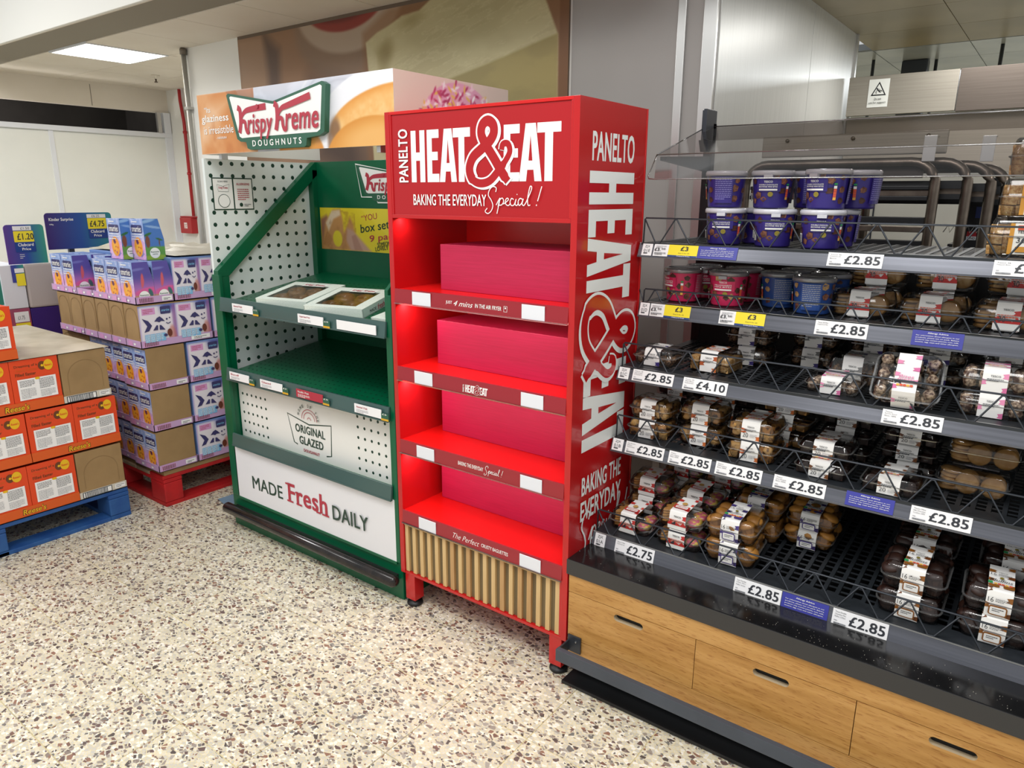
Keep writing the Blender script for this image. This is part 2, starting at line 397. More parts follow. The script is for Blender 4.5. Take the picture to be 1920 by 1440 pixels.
# lit ceiling panel that the photograph shows
t = thing('ceiling_light', 'glowing square white light panel set in the low ceiling above the cream hoarding', 'ceiling light', (LX, LY, ZC))
g = G(); g.box(-.3, .3, -.3, -.285, -.006, .012, M_frame); g.box(-.3, .3, .285, .3, -.006, .012, M_frame)
g.box(-.3, -.285, -.285, .285, -.006, .012, M_frame); g.box(.285, .3, -.285, .285, -.006, .012, M_frame); g.build('frame', t)
g = G(); g.box(-.285, .285, -.285, .285, -.002, .01, mat('lit_diffuser', 'fffaf0', .5, emit=12.)); g.build('diffuser', t)
t = thing('sprinkler_head', 'small metal sprinkler head hanging from the low ceiling', 'sprinkler', (-6.70, 3.62, ZC))
g = G(); g.lathe([(.035, 0), (.035, -.006), (.012, -.01), (.012, -.03)], (0, 0, 0), M_ceil, 12); g.build('escutcheon', t)
g = G(); g.lathe([(.008, -.03), (.006, -.05), (.016, -.055), (.014, -.06)], (0, 0, 0), mat('brass_dull', '6d6358', .4, .8), 10); g.build('deflector', t)
# ceiling over the bakery
g = G(); g.box(-1.3, 3, 3.1, 6.05, ZC+.006, ZC+.05, M_cgap); cb = g.build('ceiling_bakery', kind='structure')
g = G(); w = .3-.002; g.box(-w, w, -w, w, 0, .02, M_bceil); cbt = g.mesh('bakery_ceiling_tile', .001)
for ix in range(-1, 4):
    for iy in range(-4, 1): 
        inst('ceiling_tile', cbt, cb, (-.72+(ix+.5)*.6, 5.26+(iy+.5)*.6+.2-.01, ZC))
M_bright = noisy('pale_steel_ceiling', 'd4d8da', 'c4c9cc', nscale=2, rough=.25, metal=.35)
g = G(); g.box(-3.2, 3, 6.05, 9.2, ZC+.006, ZC+.05, mat('ceiling_seam', '8b9094', .5)); cb2 = g.build('ceiling_kitchen', kind='structure')
g = G(); w = .3-.003; g.box(-w, w, -w, w, 0, .02, M_bright); cbt2 = g.mesh('kitchen_ceiling_tile')
for ix in range(-5, 5):
    for iy in range(0, 5): inst('ceiling_tile', cbt2, cb2, (-.72+(ix+.5)*.6, 6.07+(iy+.5)*.6, ZC))
g = G(); g.box(-3.2, 3, 9.1, 9.2, 0, ZC+.05, mat('kitchen_wall_white', 'e6e9ea', .4)); g.build('wall_kitchen', kind='structure')
for i, (x, y) in enumerate([(-1.39, 6.45), (-1.0, 6.7), (-.55, 6.3)]):
    g = G(); g.tube([(x, y, 2.0), (x, y, ZC)], .012, M_char, 6)
    tag(g.build('hanger_rod'), ['thin dark rod hanging from the kitchen ceiling nearest the warning sign', 'dark rod in the middle of the ceiling gap above the steel bulkhead', 'dark rod hanging from the kitchen ceiling furthest right'][i], 'rod', 'rods hanging from the kitchen ceiling')
g = G(); g.box(-1.22, -1.04, 6.6, 6.7, 2.12, 2.619, M_char); g.box(-1.28, -1.22, 6.6, 6.7, 2.46, 2.5, M_char)
tag(g.build('extractor_duct', bev=.01), 'dark square duct glimpsed above the steel bulkhead', 'duct')

# ---------------------------------------------------------------- walls
g = G(); g.box(-2.0, -1.286, 3.12, 3.2, 0, ZC, M_grey); wb = g.build('wall_back', kind='structure')
g = G(); g.box(-1.462, -1.425, 3.108, 3.12, 0, ZC, M_alu); g.build('trim_1', kind='structure', bev=.002)
g = G(); g.box(-1.345, -1.286, 3.105, 3.12, 0, ZC, M_alu); g.build('trim_2', kind='structure', bev=.002)
g = G(); g.box(-5.33, -2.0, 3.12, 3.2, 0, ZC, M_white); g.box(-5.33, -5.25, 3.2, 4.25, 0, ZC, M_white); g.build('wall_column', kind='structure')
g = G(); g.box(-1.33, -1.29, 3.2, 5.42, 0, ZC+.02, M_grey); ws = g.build('wall_side', kind='structure')
for y0, y1 in ((3.14, 4.455), (4.46, 5.42)):
    g = G(); g.box(-1.29, -1.284, y0, y1, .0, ZC, M_steel); g.build('steel_panel', ws, bev=.0015)
g = G(); g.box(-1.29, -1.27, 5.40, 5.43, 0, ZC, M_alu); g.build('edge_trim', ws)
g = G(); g.box(-7.75, -5.25, 4.2, 4.26, 0, ZC, M_white); g.build('wall_recess', kind='structure')
# far left: hoarding, dark gap, soffit
g = G(); g.box(-7.66, -7.6, 1.2, 4.2, 0, 2.2, M_part); wl = g.build('wall_left', kind='structure')
for a, b_ in ((1.2, 3.045), (3.055, 4.19)):
    g = G(); g.box(-7.6, -7.594, a, b_, .05, 2.15, M_part); g.build('hoarding_panel', wl, bev=.001)
g = G(); g.box(-7.6, -7.588, 3.03, 3.07, .05, 2.16, M_frame); g.build('joint_cover', wl)
g = G(); g.box(-7.66, -7.57, 1.2, 4.2, 2.16, 2.205, M_frame); g.box(-7.6, -7.575, 4.13, 4.2, 0, 2.16, M_frame); g.build('frame_rail', wl, bev=.003)
g = G(); g.box(-7.66, -7.6, 1.2, 4.2, 2.40, ZC, M_ceil); so = g.build('wall_soffit', kind='structure')
for y in (2.55, 3.45): 
    g = G(); g.box(-7.6, -7.598, y, y+.006, 2.41, 2.6, M_cgap); g.build('joint', so)
g = G(); g.box(-9.2, -9.1, 1.2, 4.6, 0, 2.6, M_dark); g.box(-9.2, -7.66, 1.2, 4.6, 2.6, 2.62, M_dark); g.box(-9.2, -7.66, 4.5, 4.6, 0, 2.6, M_dark); g.build('wall_void', kind='structure')
g = G()
for y in (1.6, 2.2, 2.8, 3.4, 4.0): g.box(-9.1, -7.7, y, y+.015, 2.585, 2.6, M_cgap)
for x in (-8.9, -8.3): g.box(x, x+.015, 1.2, 4.5, 2.585, 2.6, M_cgap)
g.build('trim_3', kind='structure')
g = G(); g.box(-7.6, -7.56, 4.12, 4.19, 2.2, 2.4, M_frame); g.box(-7.6, -7.57, 4.06, 4.10, 2.2, 2.4, M_alu); g.build('trim_4', kind='structure')
area('void_fill_light', (-8.5, 2.6, 1.6), .4, 14, (1, .95, .9), (PI, 0, 0))  # unseen fill added inside the void to lift the black gap
# conduit on the column corner, sprinkler pipe and alarm
g = G(); M_cond = mat('conduit_zinc', 'b4b2ac', .45, .4); g.tube([(-5.31, 3.095, 0), (-5.31, 3.095, 2.58)], .017, M_cond, 12); g.lathe([(.024, 2.575), (.024, 2.61), (.016, 2.62)], (-5.31, 3.095, 0), mat('conduit_collar', '7d7468', .4, .6), 12)
g.box(-5.335, -5.285, 3.075, 3.12, 2.2, 2.22, M_cond)
tag(g.build('metal_conduit'), 'bare metal conduit running up the corner of the white column', 'pipe')
g = G(); g.tube([(-7.30, 4.17, 2.61), (-7.30, 4.17, 2.5), (-7.25, 4.16, 2.3), (-7.25, 4.16, 1.378)], .016, M_red0, 10)
for z in (2.2, 1.8): g.tube([(-7.25, 4.16, z-.012), (-7.25, 4.16, z+.012)], .022, M_red0, 10)
tag(g.build('red_pipe'), 'thin red pipe running down the wall to the alarm box', 'pipe')
g = G(); g.tube([(-7.13, 4.17, 2.5), (-7.13, 4.17, 1.1)], .012, mat('dark_cable', '4b4f4c', .5), 8); tag(g.build('dark_cable'), 'dark vertical cable beside the red pipe', 'cable')
t = thing('fire_alarm_box', 'red fire alarm call point low on the wall below the red pipe', 'alarm', (-7.37, 4.2, 1.2))
g = G(); g.box(-.11, .11, -.07, 0, 0, .16, M_red0); g.build('housing', t, bev=.008)
g = G(); g.box(-.13, .13, -.05, 0, .16, .175, M_red0); g.build('cover', t, bev=.003)
g = G(); g.on(SXZ(-.07)); g.rect(-.03, .05, .03, .11, mat('alarm_label', 'f3e9e6', .5)); g.lines(-.025, .09, .05, 3, -.018, M_red0, .006); g.build('label_plate', t)

# ---------------------------------------------------------------- cheese mural
def mural():
    x0, z0, w, h = -4.65, 1.55, 2.64, 1.05
    p = Pic(w, h, 520, 208, '7d6049'); T = lambda q: [(a-x0, b-z0) for a, b in q]; U, V = p.U, p.V
    p.mix(fbm(U, V, 1.2, 3)*.6, '94714f'); p.mix(p.pol(T([(-4.28, 2.62), (-3.45, 2.62), (-3.42, 1.55), (-4.28, 1.55)]), .05)*.55, 'a37a5c'); p.mix(sst(.3, .9, V)*.2, 'a07850')
    p.mix(p.pol(T([(-4.65, 2.6), (-4.38, 2.6), (-4.30, 2.38), (-4.33, 2.1), (-4.5, 1.9), (-4.65, 1.9)]), .03)*.8, 'a68468')
    p.mix(p.pol(T([(-4.36, 2.6), (-4.2, 2.5), (-4.22, 2.2), (-4.35, 2.0), (-4.34, 2.38)]), .04)*.8, '564238')
    p.mix(p.pol(T([(-4.65, 1.55), (-3.5, 1.55), (-3.4, 1.9), (-3.9, 2.1), (-4.3, 2.0)]), .08)*.7, '9b7a5f')
    p.mix(p.ell(-3.62-x0, 2.60-z0, .42, .32, 0, .12), '8a6f58'); p.mix(p.ell(-3.55-x0, 2.68-z0, .46, .27, 0, .06), 'b09a84')
    p.mix(p.ell(-3.58-x0, 2.72-z0, .37, .19, 0, .05), '8d3427'); p.mix(p.ell(-3.6-x0, 2.72-z0, .36, .14, 0, .1)*.6, '5a2018')
    p.mix(p.pol(T([(-3.9, 2.28), (-3.5, 2.2), (-3.4, 1.6), (-3.9, 1.8)]), .12)*.8, '3d2a22')
    p.mix(p.pol(T([(-3.42, 2.5), (-3.2, 2.6), (-2.01, 2.6), (-2.01, 1.55), (-3.42, 1.55)]), .02)*.5, '8c5c33')
    top = T([(-3.396, 2.447), (-3.30, 2.49), (-3.221, 2.51), (-3.10, 2.55), (-2.969, 2.56), (-2.85, 2.62), (-2.2, 2.62), (-2.12, 2.45), (-2.07, 2.342), (-2.062, 1.6), (-3.36, 1.6), (-3.383, 2.3)])
    body = p.pol(top, .006); n = fbm(U*.7+V*.35, V*1.7-U*.3, 6, 11, 5); r = fbm(U*.45+V*.3, V*2.6-U*.7, 14, 5)
    p.mix(body, 'c9bd90'); p.mix(body*sst(.35, .75, n)*.35, 'ad9f72'); p.mix(body*sst(.5, .56, r)*(1-sst(.56, .60, r))*.28, 'ddd3a8'); p.mix(body*sst(.58, .68, r)*.16, 'a3946a'); p.mix(body*p.ell(.14+1.26, .83, .07, .05, 20, .8)*.6, '94824f'); p.mix(body*p.ell(1.41, .80, .04, .09, -20, .9)*.5, '8f7d4c'); p.mix(body*p.ell(1.62, .97, .09, .03, 10, .9)*.5, '94824f')
    p.mix(body*p.pol(T([(-3.44, 2.5), (-3.31, 2.37), (-3.28, 1.6), (-3.44, 1.6)]), .01)*.5, 'cfc49c')
    side = p.pol(T([(-3.0, 2.12), (-2.758, 2.199), (-2.5, 2.25), (-2.07, 2.345), (-2.06, 1.6), (-3.3, 1.6)]), .006)*body
    p.mix(side, 'a8975c'); p.mix(side*sst(.4, .7, n)*.3, '87784a')
    p.mix(p.pol(T([(-2.062, 2.62), (-2.01, 2.62), (-2.01, 1.55), (-2.062, 1.55)]), .004), '7d5330')
    t = thing('wall_mural', 'large printed picture of a cheese wedge filling the wall above the doughnut stand', 'mural', (0, 0, 0))
    g = G(); g.box(x0, x0+w, 3.108, 3.12, z0, z0+h+.02, mat('mural_board', '6b5a4a', .6)); g.build('backing_board', t)
    o = bpy.data.objects.new('printed_picture', p.mesh('mural_picture', lambda u, v, l: (x0+u, 3.1072, z0+v), pmat('mural_print', .45))); COL.objects.link(o); o.parent = t
mural()

# ---------------------------------------------------------------- inside the bakery
t = thing('steel_bulkhead', 'brushed steel bulkhead panel hanging across the back of the bakery', 'panel')
g = G(); g.box(-1.26, -.652, 5.25, 5.29, 2.105, 2.337, M_steelh); g.build('panel', t, bev=.003)
g = G(); g.box(-.648, 1.5, 5.25, 5.29, 2.10, 2.338, noisy('steel_bronze', '6e655e', '655c55', scale=(.6, 60, 60), nscale=3, rough=.4, metal=.7, coords='World')); g.build('panel', t, bev=.003, label='darker bronze toned panel')
g = G(); g.box(-1.26, 1.5, 5.3, 5.36, 1.75, 2.10, M_steelh); g.build('lower_panel', t)
t = thing('warning_sign', 'white sign with slipping figure in a black triangle and text below', 'sign', (-1.14, 5.249, 2.15))
g = G(); g.box(0, .118, -.002, 0, 0, .165, mat('sign_white', 'eef0ea', .4)); g.build('plate', t)
g = G(); K = mat('print_black', '16171a', .5); g.on(SXZ(-.002, e=.0006)); g.poly([(.016, .068), (.104, .068), (.06, .15)], K); g.poly([(.027, .075), (.093, .075), (.06, .137)], mat('sign_white'))
g.disc(.051, .108, .005, K); g.stroke([(.053, .104), (.06, .096), (.072, .086)], .006, K); g.stroke([(.056, .1), (.066, .106)], .003, K); g.stroke([(.06, .096), (.074, .098), (.081, .09)], .0035, K); g.stroke([(.052, .1), (.046, .09), (.05, .08)], .003, K)
g.text('Do not', .04, .042, .04, .013, K, .012); g.text('use for support', .01, .018, .098, .015, K, .012); g.build('printed_warning', t)
# nested bakery rack trolleys
M_tube = noisy('rack_tube', '84796e', '6a5f56', nscale=14, rough=.33, metal=.85)
M_trayc = mat('rack_tray_black', '15161a', .4)
def trolley(x1, y, z, lab, w=.74, first=False):
    t = thing('rack_trolley', lab, 'trolley', (x1, y, 0), 0, 'nested rack trolleys behind the counter')
    r = .09; pts = [(-w, 0, .15), (-w, 0, z-r)]
    for k in range(1, 6): a = PI/2*k/6; pts.append((-w+r-r*math.cos(a), 0, z-r+r*math.sin(a)))
    pts += [(-w+r, 0, z), (-r, 0, z)]
    for k in range(1, 6): a = PI/2*k/6; pts.append((-r+r*math.sin(a), 0, z-r+r*math.cos(a)))
    pts += [(0, 0, z-r), (0, 0, .15)]
    g = G(); g.tube(pts, .019, M_tube, 10); g.build('tube_frame', t)
    if first:
        for a, b_, mt, dy in ((1.63, 1.645, M_trayc, 0), (1.606, 1.63, M_tube, .01), (1.589, 1.606, M_trayc, 0), (1.497, 1.525, M_trayc, 0), (1.466, 1.489, M_tube, .01), (1.36, 1.434, M_trayc, 0)):
            g = G(); g.box(-w+.02, -.02, dy, .04, a, b_, mt); g.build('tray_rail', t, .002)
        g = G(); g.box(-w+.05, -.05, .02, .03, 1.675, 1.725, mat('dark_steel_sheet', '4d4744', .4, .6)); g.build('back_sheet', t)
    for q in ([] if first else [z-.12]):
        g = G(); g.box(-w+.02, -.02, .02, .05, q, q+.02, M_tube); g.box(-w+.02, -.02, .0, .04, q+.02, q+.05, M_trayc); g.box(-w+.02, -.02, .0, .04, q-.02, q, M_trayc); g.build('tray_rail', t)
    for x in (-w, 0):
        g = G(); g.lathe([(.03, 0), (.045, .02), (.045, .08), (.03, .1)], (x, 0, 0), M_black, 12, sy=.5); g.build('castor', t)
    return t
trolley(-.437, 3.3, 1.735, 'foremost rack trolley with curved steel tube frame behind the purple tubs', first=True)
trolley(-.335, 3.36, 1.735, 'second rack trolley frame nested behind the foremost one', w=.62)
trolley(-.262, 3.42, 1.725, 'third rack trolley frame nested behind the foremost one', w=.55)
trolley(-.215, 3.5, 1.715, 'rearmost rack trolley frame, mostly behind the flapjack boxes', w=.5)
t = thing('rack_cover_plate', 'long grey steel plate with rivets above the foremost trolley', 'plate')
g = G(); g.box(-1.16, -.43, 3.42, 3.43, 1.77, 1.86, M_steelh); g.build('plate', t, bev=.01)
for x in (-1.05, -.78, -.5): g = G(); g.tube([(x, 3.42, 1.84), (x, 3.412, 1.84)], .008, M_tube, 8); g.build('rivet', t)
for x in (-.47, -.29):
    t = thing('steel_clip', 'folded pale steel clip hooked over the trolley top, '+('left' if x < -.4 else 'right')+' of two', 'clip', (x, 3.28 if x < -.4 else 3.40, 0), 0, 'steel clips on the trolleys')
    g = G(); g.box(-.022, .022, -.004, 0, 1.735, 1.83, M_alu); g.build('front_leaf', t, bev=.0015); g = G(); g.box(-.022, .022, 0, .05, 1.826, 1.83, M_alu); g.build('hook', t)
# black tray stack and pale worktop wall behind the trolleys
M_pale = noisy('pale_bakery_wall', 'dedbd0', 'd5d2c7', nscale=3, rough=.45)
g = G(); g.box(-1.284, 1.5, 4.6, 4.66, 0, 1.72, M_pale); wbk = g.build('wall_bakery', kind='structure')
for x in (-.9, -.3, .3, .9): g = G(); g.box(x, x+.008, 4.595, 4.6, 0, 1.72, M_char); g.build('joint', wbk)
t = thing('black_tray_rack', 'black rack of trays with a red labelled front behind the trolleys', 'rack', (-.26, 3.62, 0))
for x in (-.02, .18): g = G(); g.box(x, x+.06, .0, .05, 0, 1.68, M_trayc); g.build('upright', t)
for z in (.9, 1.02, 1.14, 1.36, 1.58):
    g = G(); g.box(-.14, .5, 0, .25, z, z+.05, M_trayc); g.build('shelf', t)
g = G(); g.box(-.10, .12, -.01, .0, 1.34, 1.60, M_trayc); g.on(SXZ(-.01)); g.rect(-.075, 1.445, -.04, 1.465, M_red0); g.rect(-.075, 1.43, -.04, 1.445, M_frame); g.text('DIND', -.072, 1.433, .029, .009, M_trayc, .02); g.rect(-.055, 1.52, .0, 1.565, mat('screen_blue', '2a3a7a', .3)); g.build('control_panel', t, label='black panel with small blue screen and red label')
g = G(); 
for zz in (1.46, 1.60): g.tube([(-.16+.012*k+.004*(k % 2), -.03, zz+(.03 if k % 2 else 0)) for k in range(14)], .0025, M_alu, 5)
g.build('wire_coil', t)
# counter under that space hides the floor behind the fixture
g = G(); g.box(-1.28, 1.5, 4.05, 4.59, .02, .9, M_steelh); tag(g.build('steel_worktop', bev=.01), 'low steel bench in the dark behind the shelving', 'bench')
# ================================================================ green doughnut stand
M_green = noisy('green_paint', '005e3c', '005637', nscale=4, rough=.32)
M_gdark = mat('green_dark_panel', '004a2e', .4)  # darker green for the cross beam
M_wpan = mat('white_panel', 'e3eae8', .3)
M_wpan2 = mat('white_panel_warm', 'ecebe6', .35)
M_dot = mat('dot_dark_green', '143a2c', .5)
M_strip = clear('green_ticket_strip', (.30, .42, .38), .10, .2, '48645a', .55)
M_stripd = mat('ticket_strip_grey_green', '415b58', .2)
M_card = mat('ticket_card', 'f1f0f1', .45)
M_yel = mat('ticket_yellow', 'f3de2f', .45)
M_amber = mat('ticket_amber', 'd9a62a', .45)
M_txt = mat('text_grey', '4a4d52', .5); M_txtl = mat('text_light_grey', 'a5a6aa', .5)
M_krred = mat('logo_red', 'b23344', .4); M_krgreen = mat('logo_green', '2e5f4a', .4); M_offw = mat('off_white_print', 'f2f2ef', .4)
M_navy = mat('text_dark_green', '2c4438', .5); M_blk = mat('print_black', '16171a', .5)
kk = thing('doughnut_stand', 'green and white doughnut display stand with spotted side panel and logo header', 'display stand', (-2.52, 1.84, 0))
KX, KY = -2.52, 1.84
def kb(g, name, bev=.0015, label=None, parent=None):
    o = g.build(name, parent or kk, bev, label=label)
    if parent is None: o.location = (-KX, -KY, 0)
    return o
XL, XR = -3.105, -1.935
g = G(); g.box(XL-.012, XR+.006, 1.845, 2.45, .0, .165, M_green); kb(g, 'plinth', .004)
g = G(); n = 10
prof = [(XL-.03, .006), (XL-.026, .018), (XL-.012, .026)]
pts = [(a, 1.808, .098) for a, r in prof]+[(XR-.008, 1.808, .098), (XR+.004, 1.808, .098), (XR+.008, 1.808, .098)]
g.tube(pts, [r for a, r in prof]+[.026, .018, .006], noisy('bumper_rubber', '2b2523', '1c1a1a', nscale=30, rough=.16), 14); kb(g, 'bumper_bar', 0)
g = G(); g.box(XL+.02, XR-.02, 1.81, 1.85, .085, .11, M_black); kb(g, 'bumper_bracket', 0)
# side panels
def side_panel(x, inner):
    g = G()
    if inner > 0: g.box(x-.008, x+.008, 1.845, 2.44, .165, 1.752, M_wpan)
    else: g.prism([(1.85, .165), (2.44, .165), (2.44, 1.72), (1.85, 1.22)], lambda u, v: (x+.008, u, v), lambda u, v: (x-.008, u, v), M_wpan)
    S = (lambda u, v, l: (x+.008+l*EPS, u, v)) if inner > 0 else (lambda u, v, l: (x-.008-l*EPS, u, v))
    g.on(S); g.lay = 1
    for i in range(11):
        for j in range(29):
            y = 1.872+i*.0545; z = .235+j*.0535
            if y < 2.43 and (inner > 0 or z < 1.2+(y-1.85)*.8): g.disc(y, z, .0098, M_dot, 8, up=False)
    return kb(g, 'side_panel')
sp = side_panel(XL+.008, 1); side_panel(XR-.008, -1)
def frame_side(x0, x1):
    g = G(); g.box(x0, x1, 1.84, 1.895, .165, 1.235, M_green)
    Sa = lambda u, v: (x0, u, v); Sb = lambda u, v: (x1, u, v)
    g.prism([(1.84, 1.235), (1.895, 1.235), (2.45, 1.71), (2.45, 1.757), (2.42, 1.757), (1.84, 1.262)], Sb, Sa, M_green)
    g.box(x0, x1, 2.40, 2.45, .165, 1.72, M_green); return kb(g, 'side_frame', .002)
frame_side(XL+.016, XL+.052); frame_side(XR-.034, XR-.016)
for a, b_ in ((XL, XL+.06), (XR-.024, XR)): g = G(); g.box(a, b_, 1.838, 1.855, .165, 1.245, M_green); kb(g, 'front_post', .003)
# allergen notices on the left panel
g = G(); g.on(lambda u, v, l: (XL+.018+l*EPS, u, v)); g.rect(1.872, 1.53, 2.078, 1.672, M_dot); g.rect(1.877, 1.535, 1.973, 1.667, M_offw); g.rect(1.98, 1.535, 2.073, 1.667, M_offw, up=False)
g.text('SCAN HERE', 1.9, 1.652, .05, .007, M_txt, .02); g.text('Krispy Kreme', 1.903, 1.62, .045, .014, M_krred, .02); g.stroke([(1.895, 1.642), (1.925, 1.634), (1.957, 1.644), (1.95, 1.61), (1.9, 1.612)], .0015, M_dot, True, False)
g.disc(1.925, 1.57, .03, M_dot, 20); g.disc(1.925, 1.57, .0275, M_offw, 20)
g.text('ALLERGENS', 1.992, 1.64, .068, .010, M_krred, .02); g.lines(1.995, 1.62, .06, 6, -.009, M_krred, .0035, 4); g.disc(2.01, 1.553, .009, M_dot); g.lines(2.025, 1.553, .035, 2, -.007, M_txt, .003); kb(g, 'allergen_notice', 0)
# back panel and its prints
g = G(); g.box(XL+.05, XR-.034, 2.43, 2.445, .44, 1.757, M_green); kb(g, 'back_panel')
def kk_logo(g, u, v, w, h, doughnuts=True, outline=True):
    """bow-tie badge in the box (u, v, w, h)"""
    T = lambda pts: [(u+a*w, v+b*h) for a, b in pts]
    bow = [(0, .97), (.02, 1.0), (.49, .78), (.965, 1.0), (1.0, .95), (.965, .22), (.92, .17), (.80, .14), (.79, .02), (.77, 0), (.22, 0), (.19, .03), (.18, .14), (.12, .15), (.085, .2)]
    g.poly(T(bow), M_krgreen)
    g.poly(T([(.035, .93), (.05, .945), (.49, .735), (.95, .95), (.965, .925), (.93, .265), (.9, .225), (.78, .225), (.22, .215), (.14, .21), (.115, .24)]), M_offw)
    if doughnuts: g.text('D O U G H N U T S', u+.25*w, v+.055*h, .50*w, .105*h, M_offw, .03)
    # script: two flagged capitals with the small letters
    for a, fl in ((.11, .42), (.50, .86)):
        g.stroke(T([(a+.005, .74), (a+.03, .70), (a+.035, .6), (a+.03, .45), (a+.012, .30)]), .035*w, M_krred)
        g.stroke(T([(a+.035, .47), (a+.05, .58), (a+.085, .655), (a+.14, .685), (fl, .71 if a < .3 else .80)]), lambda t: (.018+.022*t)*w, M_krred)
        g.stroke(T([(a+.04, .50), (a+.08, .48), (a+.085, .38), (a+.10, .30), (a+.12, .32)]), .026*w, M_krred)
    g.text('rispy', u+.215*w, v+.17*h, .27*w, .43*h, M_krred, .028, .2); g.text('reme', u+.61*w, v+.285*h, .32*w, .27*h, M_krred, .028, .2)
    g.disc(u+.335*w, v+.72*h, .014*w, M_krred)
g = G(); g.on(SXZ(2.43)); 
g.stroke([(-2.765, 1.742), (-2.49, 1.70), (-2.20, 1.742), (-2.225, 1.60), (-2.33, 1.59), (-2.34, 1.565), (-2.62, 1.565), (-2.63, 1.59), (-2.73, 1.59)], .006, M_offw, True, False)
kk_logo(g, -2.758, 1.572, .55, .165); kb(g, 'badge_print', 0)
def yellow_pic():
    w, h = 1.05, .205; p = Pic(w, h, 200, 44, 'e6d02c'); U, V = p.U, p.V
    p.mix(p.pol([(.0, 0), (.34, .205), (0, .205)], .01)*.0, 'e8d63a'); p.mix(p.pol([(.30, .205), (.6, .0), (1.05, 0), (1.05, .205)], .004)*.5, 'efdc4a')
    p.mix(p.pol([(0, 0), (0, .15), (.05, .17), (.09, .11), (.1, 0)], .01), '9c6a54')
    p.mix(p.pol([(.0, .0), (.04, .14), (.10, .195), (.155, .20), (.17, .15), (.175, .09), (.20, .12), (.225, .165), (.25, .12), (.26, .03), (.24, 0)], .008), 'c78f55')
    p.mix(p.pol([(.04, .13), (.09, .19), (.15, .195), (.155, .17), (.10, .15), (.06, .09)], .006)*.8, 'ead9c2'); p.mix(sst(.4, .7, fbm(U, V, 30, 2))*p.pol([(.0, 0), (.1, .2), (.26, .18), (.27, 0)])*.35, '8f5628')
    p.mix(p.ell(.125, .055, .035, .04, 0, .1), 'e6d02c'); p.mix(p.pol([(.20, .11), (.24, .10), (.32, .04), (.37, 0), (.22, 0), (.19, .05)], .008), 'c59a86'); p.mix(p.pol([(.23, .07), (.26, .08), (.31, .0), (.25, 0)], .004)*.6, 'a87766')
    return p
o = bpy.data.objects.new('yellow_promotion_panel', yellow_pic().mesh('yellow_promotion_picture', lambda u, v, l: (-3.045+u, 2.4285, 1.332+v), pmat())); COL.objects.link(o); o.parent = kk; o.location = (-KX, -KY, 0)
g = G(); g.on(SXZ(2.4280)); R_ = M_krred; D_ = M_dot
g.text('“YOU', -2.735, 1.475, .11, .028, R_, 0, 0, 8); g.text('box set the', -2.745, 1.42, .31, .04, D_, .01, .1, 8); g.text('9 pack', -2.68, 1.37, .2, .04, R_, .01, .1, 8)
g.text('SOMEONE', -2.63, 1.358, .1, .02, D_, .01, 0, 8); g.text('LOVELY', -2.645, 1.337, .09, .02, D_, .01, 0, 8); kb(g, 'promotion_lettering', 0)
# sloping green shelves
M_slot = mat('slot_dark', '01291a', .6)
def kshelf(zf, zb, name='shelf'):
    g = G(); g.hexa([(XL+.055, 1.85, zf-.018), (XR-.035, 1.85, zf-.018), (XR-.035, 2.428, zb-.018), (XL+.055, 2.428, zb-.018)], [(XL+.055, 1.85, zf), (XR-.035, 1.85, zf), (XR-.035, 2.428, zb), (XL+.055, 2.428, zb)], M_green)
    g.on(lambda u, v, l: (u, v, zf+(zb-zf)*(v-1.85)/.578+.0006)); g.lay = 1
    for j in range(13):
        for i in range(32):
            u = XL+.08+i*.033+(.0165 if j % 2 else 0); v = 1.89+j*.034
            if u < XR-.08: g.poly([(u-.005, v-.003), (u+.003, v-.003), (u+.005, v+.004), (u-.003, v+.004)], M_slot, up=False)
    kb(g, name, 0)
kshelf(1.118, 1.212); kshelf(.79, .865); kshelf(.468, .475)
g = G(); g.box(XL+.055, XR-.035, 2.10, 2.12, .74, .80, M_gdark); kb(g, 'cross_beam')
for zb, zt, y in ((1.084, 1.146, 1.828), (.758, .817, 1.828), (.433, .495, 1.826)):
    g = G(); x0, x1 = XL+.062, XR-.025
    g.hexa([(x0, y-.004, zb), (x1, y-.004, zb), (x1, y+.006, zb), (x0, y+.006, zb)], [(x0, y+.004, zt), (x1, y+.004, zt), (x1, y+.012, zt), (x0, y+.012, zt)], M_stripd)
    g.box(x0, x1, y-.006, y-.003, zb, zb+.006, M_stripd); kb(g, 'ticket_strip', .001)
# middle spotted panel
g = G(); g.box(-3.045, XR-.034, 1.885, 1.9, .44, .77, M_wpan2); g.on(SXZ(1.885)); g.lay = 1
for i in range(6):
    for j in range(5): g.disc(-3.015+i*.0355, .50+j*.046, .0068, M_dot, 8, up=False)
for i in range(6):
    for j in range(6): g.disc(-2.205+i*.0405, .495+j*.0455, .0068, M_dot, 8, up=False)
T = lambda a, b: (-2.675+a*.3, .50+b*.15)
g.stroke([T(.2, .1), T(.12, .14), T(0, 1.0), T(.5, .82), T(1.0, .98), T(.97, .05), T(.86, .0)], .0058, M_navy, False, False)
g.text('ORIGINAL', *T(.17, .50), .205, .038, M_navy, .035); g.text('GLAZED', *T(.25, .15), .165, .038, M_navy, .035); g.text('DOUGHNUT', *T(.34, -.07), .11, .014, M_krred, .03)
for r, c in ((.052, M_krred), (.038, M_krred), (.012, M_krred)):
    g.stroke([(-2.52+r*math.cos(a*PI/8), .645+r*.9*math.sin(a*PI/8)) for a in range(0, 9)], .0025, c)
for k, ch in enumerate('HOME OF THE'):
    a = math.radians(168-k*15.6)
    if ch != ' ': g.text(ch, -2.52+.064*math.cos(a)-.005, .645+.058*math.sin(a), .009, .014, M_navy, .03, 0, math.degrees(a)-90)
kb(g, 'spotted_panel', 0)
